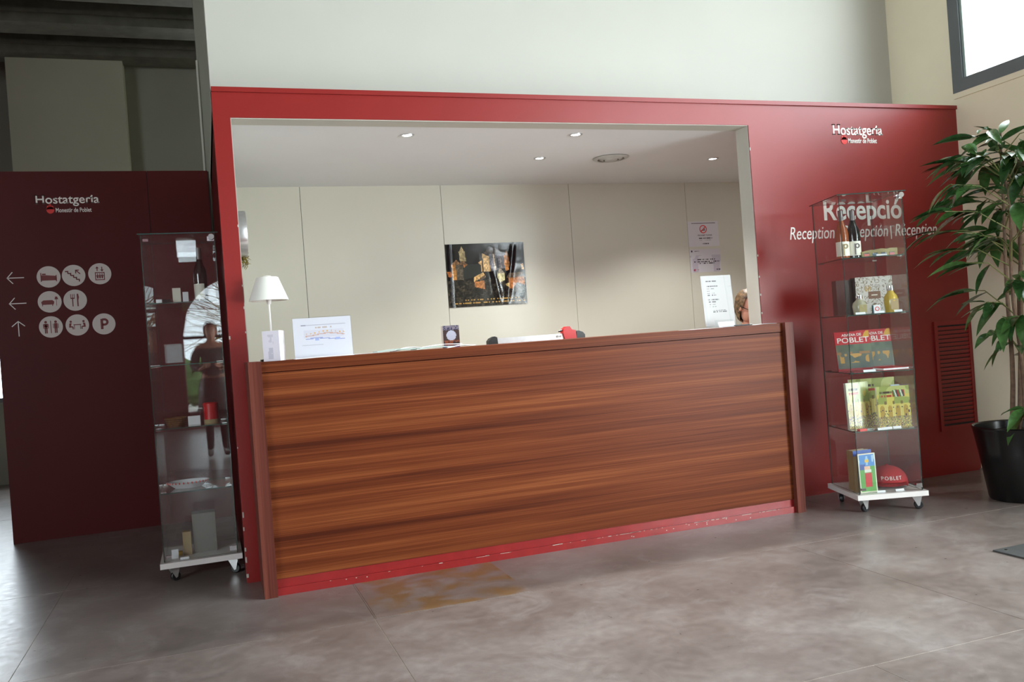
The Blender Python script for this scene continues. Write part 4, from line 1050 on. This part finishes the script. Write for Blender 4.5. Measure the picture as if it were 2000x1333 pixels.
# ---- things in the left case
z = SH[0]+.0034
bottle(0, 0, 0, M['bottle_green'], 'dark wine bottle on the top shelf of the left glass case', .037, .31, None, (-.005, .42, z)).rotation_euler = (0, 0, R(-62))
def small(name, label, cat, x0, x1, y0, y1, z0, h, m, grp=None, bev=.002):
    b = BM(); box(b, 0, x1-x0, 0, y1-y0, 0, h); return tag(obj(name, b, m, None, (x0, y0, z0), bevel=bev), label, cat, grp)
small('gift_box', 'small green and white box on the top shelf of the left glass case', 'box', -.158, -.115, .37, .41, z, .085, M['label'])
small('soap_box', 'tiny black box on the top shelf of the left glass case', 'box', -.21, -.165, .35, .38, z, .022, M['black'])
small('soap_box', 'tiny white box at the end of the top shelf, left glass case', 'box', -.245, -.215, .35, .375, z, .024, M['paper'])
small('soap_box', 'small white box beside the dark bottle on the top shelf of the left case', 'box', -.105, -.075, .36, .39, z, .06, M['paper'])
z = SH[2]+.0034
o = root('wicker_basket', 'small dark wicker basket on the third shelf of the left glass case', 'basket', (-.19, .40, z))
b = BM(); lathe(b, [(.001, 0), (.045, 0), (.06, .045), (.056, .045), (.042, .005), (.001, .005)], 20, cap=False); obj('basket_body', b, mat('wicker', (92, 62, 34), .7, var=.4, scale=80), o)
b = BM()
for j in range(4): lathe(b, [(.047+.0038*j, .008+.011*j), (.051+.0038*j, .012+.011*j), (.048+.0038*j, .016+.011*j)], 20, cap=False)
obj('woven_bands', b, mat('wicker_light', (122, 86, 46), .7, var=.3, scale=80), o)
small('card', 'white illustrated card standing on the third shelf of the left glass case', 'card', -.125, -.06, .37, .376, z, .05, M['paper'], bev=.0008)
o = root('tin', 'red round tin with a gold base band on the third shelf of the left case', 'tin', (-.0, .40, z))
b = BM(); lathe(b, [(.001, 0), (.04, 0), (.04, .02), (.04, .1), (.001, .1)], 28); obj('tin_body', b, M['red_plastic'], o, smooth=True)
b = BM(); lathe(b, [(.0405, .0), (.041, .004), (.041, .02), (.0405, .022)], 28, cap=False); obj('gold_band', b, M['card_brown'], o)
b = BM(); lathe(b, [(.0415, .095), (.042, .112), (.036, .118), (.001, .118)], 28, cap=True); obj('lid', b, M['red_plastic'], o, smooth=True)
z = SH[3]+.0034
o = root('serving_dish', 'white rimmed oval dish with red specks on the fourth shelf of the left case', 'dish', (-.15, .42, z))
b = BM(); lathe(b, [(.001, .002), (.07, .0), (.11, .03), (.118, .035), (.112, .036), (.07, .006), (.001, .006)], 32, mtx=Matrix.Diagonal((1, .7, 1, 1)), cap=False); obj('dish_body', b, M['paper'], o, smooth=True)
b = BM()
for i in range(14):
    a = R(190+160*i/14); box(b, .112*math.cos(a)-.003, .112*math.cos(a)+.003, .079*math.sin(a)-.003, .079*math.sin(a)+.003, .028, .0375)
obj('red_specks', b, M['crest'], o)
z = .1165
small('carton', 'beige upright carton on the base of the left glass case', 'box', -.20, -.155, .38, .43, z, .13, M['card_brown'])
small('carton', 'grey block drawn for a dim reflection, middle of the left case base', 'box', -.145, -.02, .40, .50, z, .22, mat('reflection_grey', (120, 116, 110), .6))  # dim reflection in the glass, built as a grey block
small('soap_box', 'small white box near the door on the left case base', 'box', -.26, -.225, .33, .36, z, .05, M['paper'])
small('price_tag', 'white tag lying on the left case base near the door', 'price tag', -.215, -.17, .28, .29, z, .012, M['paper'], bev=0)
small('sachet', 'yellow sachet lying beside the beige carton in the left case', 'sachet', -.255, -.205, .40, .43, z, .02, M['yellow_liq'])

# ================================================================== PLANT
px_, py_ = 4.64, -.86
o = root('potted_plant', 'tall narrow-leaved ficus in a black tapered pot by the cream wall', 'plant', (px_, py_, 0))
b = BM(); prof = [(.001, 0), (.185, 0), (.192, .012), (.235, .30), (.258, .43), (.264, .445), (.258, .452), (.246, .445), (.24, .40), (.001, .40)]
lathe(b, prof[:9], 48, cap=False); obj('pot', b, M['pot'], o, smooth=True)
b = BM(); lathe(b, [(.001, .405), (.238, .40), (.238, .36)], 32, cap=False); obj('soil', b, M['soil'], o)
leaf_me = []
for k_ in range(6):
    rr = random.Random(k_+40); L_ = 1.0; b = BM(); n_ = 9; curve = .10+.12*rr.random(); rows = []; side = rr.uniform(-.05, .05)
    for i in range(n_+1):
        t = i/n_; w = .145*math.sin(math.pi*min(1, t*.97+.03)**.85)**.9*(1-.25*t)+.002; zc = -curve*1.7*t*t+.10*t; yc = side*t*t
        rows.append([b.verts.new((t, yc-w, zc+w*.35)), b.verts.new((t, yc, zc)), b.verts.new((t, yc+w, zc+w*.35))])
    for a, c in zip(rows, rows[1:]):
        b.faces.new((a[0], c[0], c[1], a[1])); b.faces.new((a[1], c[1], c[2], a[2]))
    me = bpy.data.meshes.new('leaf'); bmesh.ops.recalc_face_normals(b, faces=b.faces); b.to_mesh(me); b.free(); me.materials.append(M['leaf' if k_ % 2 else 'leaf2'])
    me.polygons.foreach_set('use_smooth', [True]*len(me.polygons)); leaf_me.append(me)
rp = random.Random(21)
nleaf = 0
def add_leaf(p, az, el, ln):
    global nleaf
    if nleaf >= 290: return
    nleaf += 1
    q = link('leaf', rp.choice(leaf_me), o, p, (rp.uniform(-.5, .5), -el, az)); q.scale = (ln, ln*rp.uniform(.85, 1.25), ln)
stems = []
for k_, (sx_, sy_, tx, ty, top) in enumerate([(-.05, .0, .06, .04, 2.24), (.03, .03, .16, -.02, 2.12), (.0, -.05, -.05, -.06, 1.95), (.06, -.02, .2, .1, 2.0)]):
    pts = []; n_ = 12
    for i in range(n_+1):
        t = i/n_; pts.append(Vector((sx_+(tx-sx_)*t+.012*math.sin(t*11+k_*2), sy_+(ty-sy_)*t+.012*math.cos(t*9+k_), .39+(top-.39)*t)))
    b = BM(); tube(b, pts, [.013*(1-.65*i/n_)+.002 for i in range(n_+1)], 8); obj('stem', b, M['bark'], o, smooth=True); stems.append(pts)
def at_h(pts, z):
    for a, c in zip(pts, pts[1:]):
        if a.z <= z <= c.z: return a.lerp(c, (z-a.z)/(c.z-a.z))
    return pts[-1].copy()
tw = BM()
specs = []
for i in range(38):      # dense crown
    specs.append((1.3+.92*rp.random()**.7, rp.uniform(95, 300) if rp.random() < .7 else rp.uniform(-60, 95), rp.uniform(.18, .42), rp.choice([5, 5, 6])))
for i in range(9):       # sparse lower twigs
    specs.append((rp.uniform(.75, 1.3), rp.uniform(0, 360), rp.uniform(.14, .30), rp.choice([3, 4])))
specs += [(1.2, 190, .36, 6), (1.1, 205, .30, 5), (1.75, 175, .46, 6), (2.1, 185, .42, 7), (2.15, 200, .40, 6), (1.9, 180, .44, 6), (1.6, 190, .40, 6), (.95, 190, .2, 4), (.55, 215, .15, 3), (2.2, 240, .3, 6), (2.25, 150, .28, 5)]
for sp_i in stems:  # leafy tips
    for q in range(7): add_leaf(sp_i[-1]-Vector((0, 0, .025*q)), q*2.4+rp.random(), .75-.16*q, .17+.012*q)
for (z_, az_, ln, nl) in specs[::-1]:
    if .05 < z_ < 1.3 and False: continue
    sp_i = rp.choice(stems); z0_ = min(z_-.12, sp_i[-1].z-.02); p0 = at_h(sp_i, z0_); a = R(az_)
    if px_+math.cos(a)*ln*1.0 > 5.0: ln *= .6
    d = Vector((math.cos(a), math.sin(a), 0)); p1 = p0+d*ln*.5+Vector((0, 0, .12)); p2 = p0+d*ln+Vector((0, 0, .13))
    tube(tw, [p0, p1, p2], [.0045, .0032, .002], 5)
    for j in range(nl):
        t = .45+.55*j/(nl-1); p = p0.lerp(p1, t*2) if t < .5 else p1.lerp(p2, t*2-1)
        L_ = rp.uniform(.17, .27); aa = a+rp.choice([-1, 1])*rp.uniform(.2, 1.1)*(1.25-t)
        el = rp.uniform(-.75, .12)+(.15 if z_ > 2 else 0)
        if (px_+p.x+math.cos(aa)*L_) > 5.2: continue
        add_leaf(p, aa, el, L_)
pass
obj('twigs', tw, M['twig'], o)['kind'] = 'stuff'

# ---- floor mat
o = root('floor_mat', 'corner of a charcoal rubber floor mat on the concrete', 'mat', (3.515, -2.85, 0))
b = BM(); box(b, 0, 1.5, 0, 1.216, .0008, .008); obj('mat_body', b, M['mat_grey'], o, bevel=.002)
b = BM(); lathe(b, [(.001, .0085), (.009, .0085), (.01, .0075)], 16, mtx=Matrix.Translation((.05, 1.185, 0))); obj('rivet', b, M['chrome'], o)
# ---- paper on the rear wall (seen in the glass reflection)
tag(bx('notice', -.69, -.41, -10.999, -10.997, 1.2, 1.53, M['paper']), 'white sheet pinned to the red rear wall beside the arched window', 'notice')

# ================================================================== PEOPLE
def skin_chain(pts_edges):
    verts, edges, radii = pts_edges
    me = bpy.data.meshes.new('sk'); me.from_pydata(verts, edges, []); me.update()
    ob = bpy.data.objects.new('sk', me); COL.objects.link(ob)
    md = ob.modifiers.new('s', 'SKIN'); md.use_smooth_shade = True
    sv = me.skin_vertices[0].data
    for i, r_ in enumerate(radii): sv[i].radius = (r_, r_) if not isinstance(r_, tuple) else r_
    sv[0].use_root = True
    s2 = ob.modifiers.new('u', 'SUBSURF'); s2.levels = 2; s2.render_levels = 2
    dg = bpy.context.evaluated_depsgraph_get(); out = bpy.data.meshes.new_from_object(ob.evaluated_get(dg))
    bpy.data.objects.remove(ob); bpy.data.meshes.remove(me); return out
def merge_remesh(name, meshes, extra, voxel, m, parent):
    b = BM()
    for q in meshes: b.from_mesh(q)
    for fn in extra: fn(b)
    me = bpy.data.meshes.new(name); b.to_mesh(me); b.free()
    ob = bpy.data.objects.new('tmp', me); COL.objects.link(ob)
    md = ob.modifiers.new('r', 'REMESH'); md.mode = 'VOXEL'; md.voxel_size = voxel
    sm = ob.modifiers.new('sm', 'SMOOTH'); sm.iterations = 3; sm.factor = .5
    dg = bpy.context.evaluated_depsgraph_get(); out = bpy.data.meshes.new_from_object(ob.evaluated_get(dg)); bpy.data.objects.remove(ob)
    b = BM(); b.from_mesh(out); seen = set(); isl = []
    for v in b.verts:
        if v.index in seen: continue
        st_ = [v]; seen.add(v.index); comp = []
        while st_:
            q = st_.pop(); comp.append(q)
            for e in q.link_edges:
                w = e.other_vert(q)
                if w.index not in seen: seen.add(w.index); st_.append(w)
        isl.append(comp)
    isl.sort(key=len); print('ISLANDS', name, [len(c) for c in isl][-6:])
    bmesh.ops.delete(b, geom=[v for c in isl[:-1] for v in c], context='VERTS'); b.to_mesh(out); b.free()
    out.name = name; out.materials.clear(); out.materials.append(m)
    out.polygons.foreach_set('use_smooth', [True]*len(out.polygons))
    return link(name, out, parent)
def ell(c, s, rot=None):
    def f(b):
        mt_ = Matrix.Translation(c) @ (rot or Matrix.Identity(4)) @ Matrix.Diagonal((*s, 1))
        bmesh.ops.create_uvsphere(b, u_segments=20, v_segments=14, radius=1, matrix=mt_)
    return f
def hand(wrist, dirv, palm_n):
    d = Vector(dirv).normalized(); n_ = Vector(palm_n).normalized(); s = d.cross(n_).normalized(); w = Vector(wrist); out = []
    vs = [w-d*.05, w, w+d*.05, w+d*.085]; out.append(skin_chain(([tuple(v) for v in vs], [(0, 1), (1, 2), (2, 3)], [(.024, .02), (.024, .02), (.034, .016), (.034, .014)])))
    for i, (off, ln) in enumerate([(-.027, .065), (-.009, .075), (.009, .07), (.026, .055)]):
        p = w+d*.075+s*off; q = [p, p+d*ln*.45, p+d*ln*.75+n_*ln*.2, p+d*ln*.9+n_*ln*.42]
        out.append(skin_chain(([tuple(v) for v in q], [(0, 1), (1, 2), (2, 3)], [.009, .009, .008, .006])))
    p = w+d*.03-s*.025; q = [p, p+d*.03-s*.025+n_*.01, p+d*.055-s*.03+n_*.025]
    out.append(skin_chain(([tuple(v) for v in q], [(0, 1), (1, 2)], [.011, .010, .008])))
    return out
def head_fns(c, rot):
    """head 0.23 tall centred on c, face along local -y"""
    T4 = Matrix.Translation(c) @ rot
    def E_(p, s): return lambda b: bmesh.ops.create_uvsphere(b, u_segments=18, v_segments=12, radius=1, matrix=T4 @ Matrix.Translation(p) @ Matrix.Diagonal((*s, 1)))
    return [E_((0, .01, .02), (.074, .094, .095)), E_((0, -.02, -.04), (.058, .068, .072)), E_((0, -.056, -.085), (.024, .022, .02)),
            E_((0, -.095, -.012), (.011, .018, .024)), E_((0, -.104, -.026), (.014, .012, .009)), E_((-.076, .01, -.008), (.008, .016, .028)), E_((.076, .01, -.008), (.008, .016, .028)),
            E_((0, -.083, -.058), (.024, .008, .006)), E_((0, -.082, -.069), (.02, .009, .006)), E_((0, -.074, .03), (.05, .016, .01))], T4
def eyes_hair(parent, T4, hairm, length):
    b = BM()
    for s in (-1, 1): bmesh.ops.create_uvsphere(b, u_segments=12, v_segments=8, radius=.0115, matrix=T4 @ Matrix.Translation((s*.031, -.076, .004)))
    obj('eyes', b, M['paper'], parent, smooth='all')
    b = BM()
    for s in (-1, 1): bmesh.ops.create_uvsphere(b, u_segments=10, v_segments=6, radius=.0055, matrix=T4 @ Matrix.Translation((s*.031, -.084, .003)))
    obj('iris', b, M['hair_dark'], parent)
    b = BM(); bmesh.ops.create_uvsphere(b, u_segments=40, v_segments=24, radius=1)
    for v in b.verts:
        x, y, z_ = v.co; w = 1+.035*math.sin(math.atan2(y, x)*19+z_*5)+.02*math.sin(z_*30+x*9)
        X, Y, Z = x*.086*w, y*.104*w+.016, z_*.104*w+.03
        if y < -.35 and z_ < .45: Y = -.045+.02*z_; Z = max(Z, .035)       # hairline
        if z_ < -.2 and y > -.35: Z -= length*(min(1, -z_)); X *= 1.0
        v.co = Vector((X, Y, Z))
    kill = [v for v in b.verts if (v.co.y < -.03 and v.co.z < .055+.25*abs(v.co.x)) or (v.co.y < .0 and v.co.z < -.02)]
    bmesh.ops.delete(b, geom=kill, context='VERTS')
    for v in b.verts: v.co = T4 @ v.co
    obj('hair', b, hairm, parent, smooth='all')
# receptionist, seated behind the counter, bowed head
o = root('person', 'seated person with streaked blond hair and dark glasses, head bowed behind the counter', 'person', (3.845, .72, 0))
fz = -R(28)   # facing direction: -y turned a little towards +x
HR = Matrix.Rotation(R(14), 4, 'Z') @ Matrix.Rotation(R(24), 4, 'X')
hc = (.0, -.02, 1.305)
fns, T4 = head_fns(hc, HR)
V = [(.04, .1, .60), (.04, .1, .75), (.05, .08, .92), (.04, .05, 1.07), (.02, .03, 1.16), (.01, .01, 1.24),
     (-.15, .05, 1.05), (-.20, -.06, .86), (-.17, -.17, .80),
     (.22, .07, 1.05), (.25, -.06, .86), (.18, -.17, .80),
     (-.07, .05, .52), (-.09, -.30, .53), (-.07, -.32, .10), (-.07, -.38, .05),
     (.15, .05, .52), (.17, -.28, .53), (.15, -.30, .10), (.15, -.36, .05)]
Ed = [(0, 1), (1, 2), (2, 3), (3, 4), (4, 5), (3, 6), (6, 7), (7, 8), (3, 9), (9, 10), (10, 11), (0, 12), (12, 13), (13, 14), (14, 15), (0, 16), (16, 17), (17, 18), (18, 19)]
Ra = [(.15, .11), (.12, .095), (.14, .1), (.10, .07), .05, .045, .06, .042, .026, .06, .042, .026, .085, .06, .042, .03, .085, .06, .042, .03]
body = skin_chain((V, Ed, Ra))
hs = hand(V[8], (.1, -1, -.12), (0, 0, -1)) + hand(V[11], (-.1, -1, -.12), (0, 0, -1))
merge_remesh('body', [body]+hs, fns, .0055, M['skin'], o)
eyes_hair(o, T4, M['hair'], .05)
cl = skin_chain((V[:4]+[V[6], V[7], V[9], V[10]], [(0, 1), (1, 2), (2, 3), (3, 4), (4, 5), (3, 6), (6, 7)], [(.165, .125), (.135, .11), (.155, .115), (.115, .085), .072, .054, .072, .054]))
cl.name = 'sweater'; cl.materials.append(M['knit']); link('sweater', cl, o)
b = BM()
for s in (-1, 1):
    pts = [T4 @ Vector((s*.033+.027*math.cos(R(t)), -.104, .0+.019*math.sin(R(t)))) for t in range(0, 361, 20)]; tube(b, pts, .0028, 6)
    tube(b, [T4 @ Vector((s*.06, -.102, .004)), T4 @ Vector((s*.08, -.06, .006)), T4 @ Vector((s*.088, .01, .006))], .0028, 6)
tube(b, [T4 @ Vector((-.007, -.106, .004)), T4 @ Vector((.007, -.106, .004))], .0026, 6); obj('glasses', b, M['black'], o)
b = BM()
for s in (-1, 1): bmesh.ops.create_uvsphere(b, u_segments=8, v_segments=6, radius=.005, matrix=T4 @ Matrix.Translation((s*.086, .01, -.034)))
obj('earring', b, M['chrome'], o)
# her chair
o = root('office_chair', 'dark swivel chair under the seated receptionist', 'chair', (3.90, .80, 0))
b = BM(); box(b, -.22, .22, -.22, .16, .37, .425); obj('seat', b, M['black'], o, bevel=.02)
b = BM(); box(b, -.2, .2, .20, .24, .52, .95); obj('backrest', b, M['black'], o, bevel=.015)
b = BM(); box(b, -.03, .03, .15, .21, .38, .56); obj('back_bracket', b, M['black'], o)
b = BM(); tube(b, [(0, 0, .08), (0, 0, .372)], .025, 12); obj('column', b, M['chrome'], o)
for i in range(5):
    a = R(72*i+10); b = BM(); tube(b, [(0, 0, .09), (.27*math.cos(a), .27*math.sin(a), .07)], [.022, .014], 8); tube(b, [(.27*math.cos(a)-.02, .27*math.sin(a), .03), (.27*math.cos(a)+.02, .27*math.sin(a), .03)], .03, 10); obj('leg', b, M['black'], o)
# visitor standing behind the camera, visible only as a reflection in the dark glass case
o = root('person', 'standing visitor in grey jacket and brown skirt reflected in the left glass case', 'person', (.06, -6.05, 0), R(180))
HR = Matrix.Identity(4); fns, T4 = head_fns((0, 0, 1.56), HR)
V = [(0, 0, .95), (0, 0, 1.12), (0, -.01, 1.28), (0, 0, 1.38), (0, 0, 1.45), (0, 0, 1.5),
     (-.17, 0, 1.36), (-.23, .02, 1.12), (-.14, -.18, 1.1), (.17, 0, 1.36), (.23, .02, 1.12), (.14, -.18, 1.1),
     (-.09, 0, .9), (-.09, -.01, .5), (-.09, .02, .09), (-.10, -.12, .035), (.09, 0, .9), (.09, -.01, .5), (.09, .02, .09), (.10, -.12, .035)]
Ra = [(.145, .1), (.12, .09), (.14, .095), (.1, .065), .05, .048, .055, .042, .026, .055, .042, .026, .085, .058, .036, .028, .085, .058, .036, .028]
body = skin_chain((V, Ed, Ra)); hs = hand(V[8], (.6, -.6, .3), (1, 0, 0)) + hand(V[11], (-.6, -.6, .3), (-1, 0, 0))
merge_remesh('body', [body]+hs, fns, .007, M['skin'], o); eyes_hair(o, T4, M['hair_dark'], .03)
cl = skin_chain((V[:4]+[V[6], V[7], V[8], V[9], V[10], V[11]], [(0, 1), (1, 2), (2, 3), (3, 4), (4, 5), (5, 6), (3, 7), (7, 8), (8, 9)], [(.175, .13), (.145, .115), (.165, .12), (.125, .09), .075, .06, .04, .075, .06, .04]))
cl.materials.append(M['jacket']); link('jacket', cl, o)
b = BM(); lathe(b, [(.15, .98), (.18, .9), (.2, .75), (.215, .58), (.205, .58), (.19, .75)], 28, mtx=Matrix.Diagonal((1, .75, 1, 1)), cap=False); obj('skirt', b, M['skirt'], o, smooth=True)
for s in (-1, 1):
    cl = skin_chain(([(s*.09, 0, .8), (s*.09, -.01, .5), (s*.09, .02, .1), (s*.10, -.13, .038)], [(0, 1), (1, 2), (2, 3)], [.09, .064, .044, .038])); cl.materials.append(M['tights']); link('boot', cl, o)
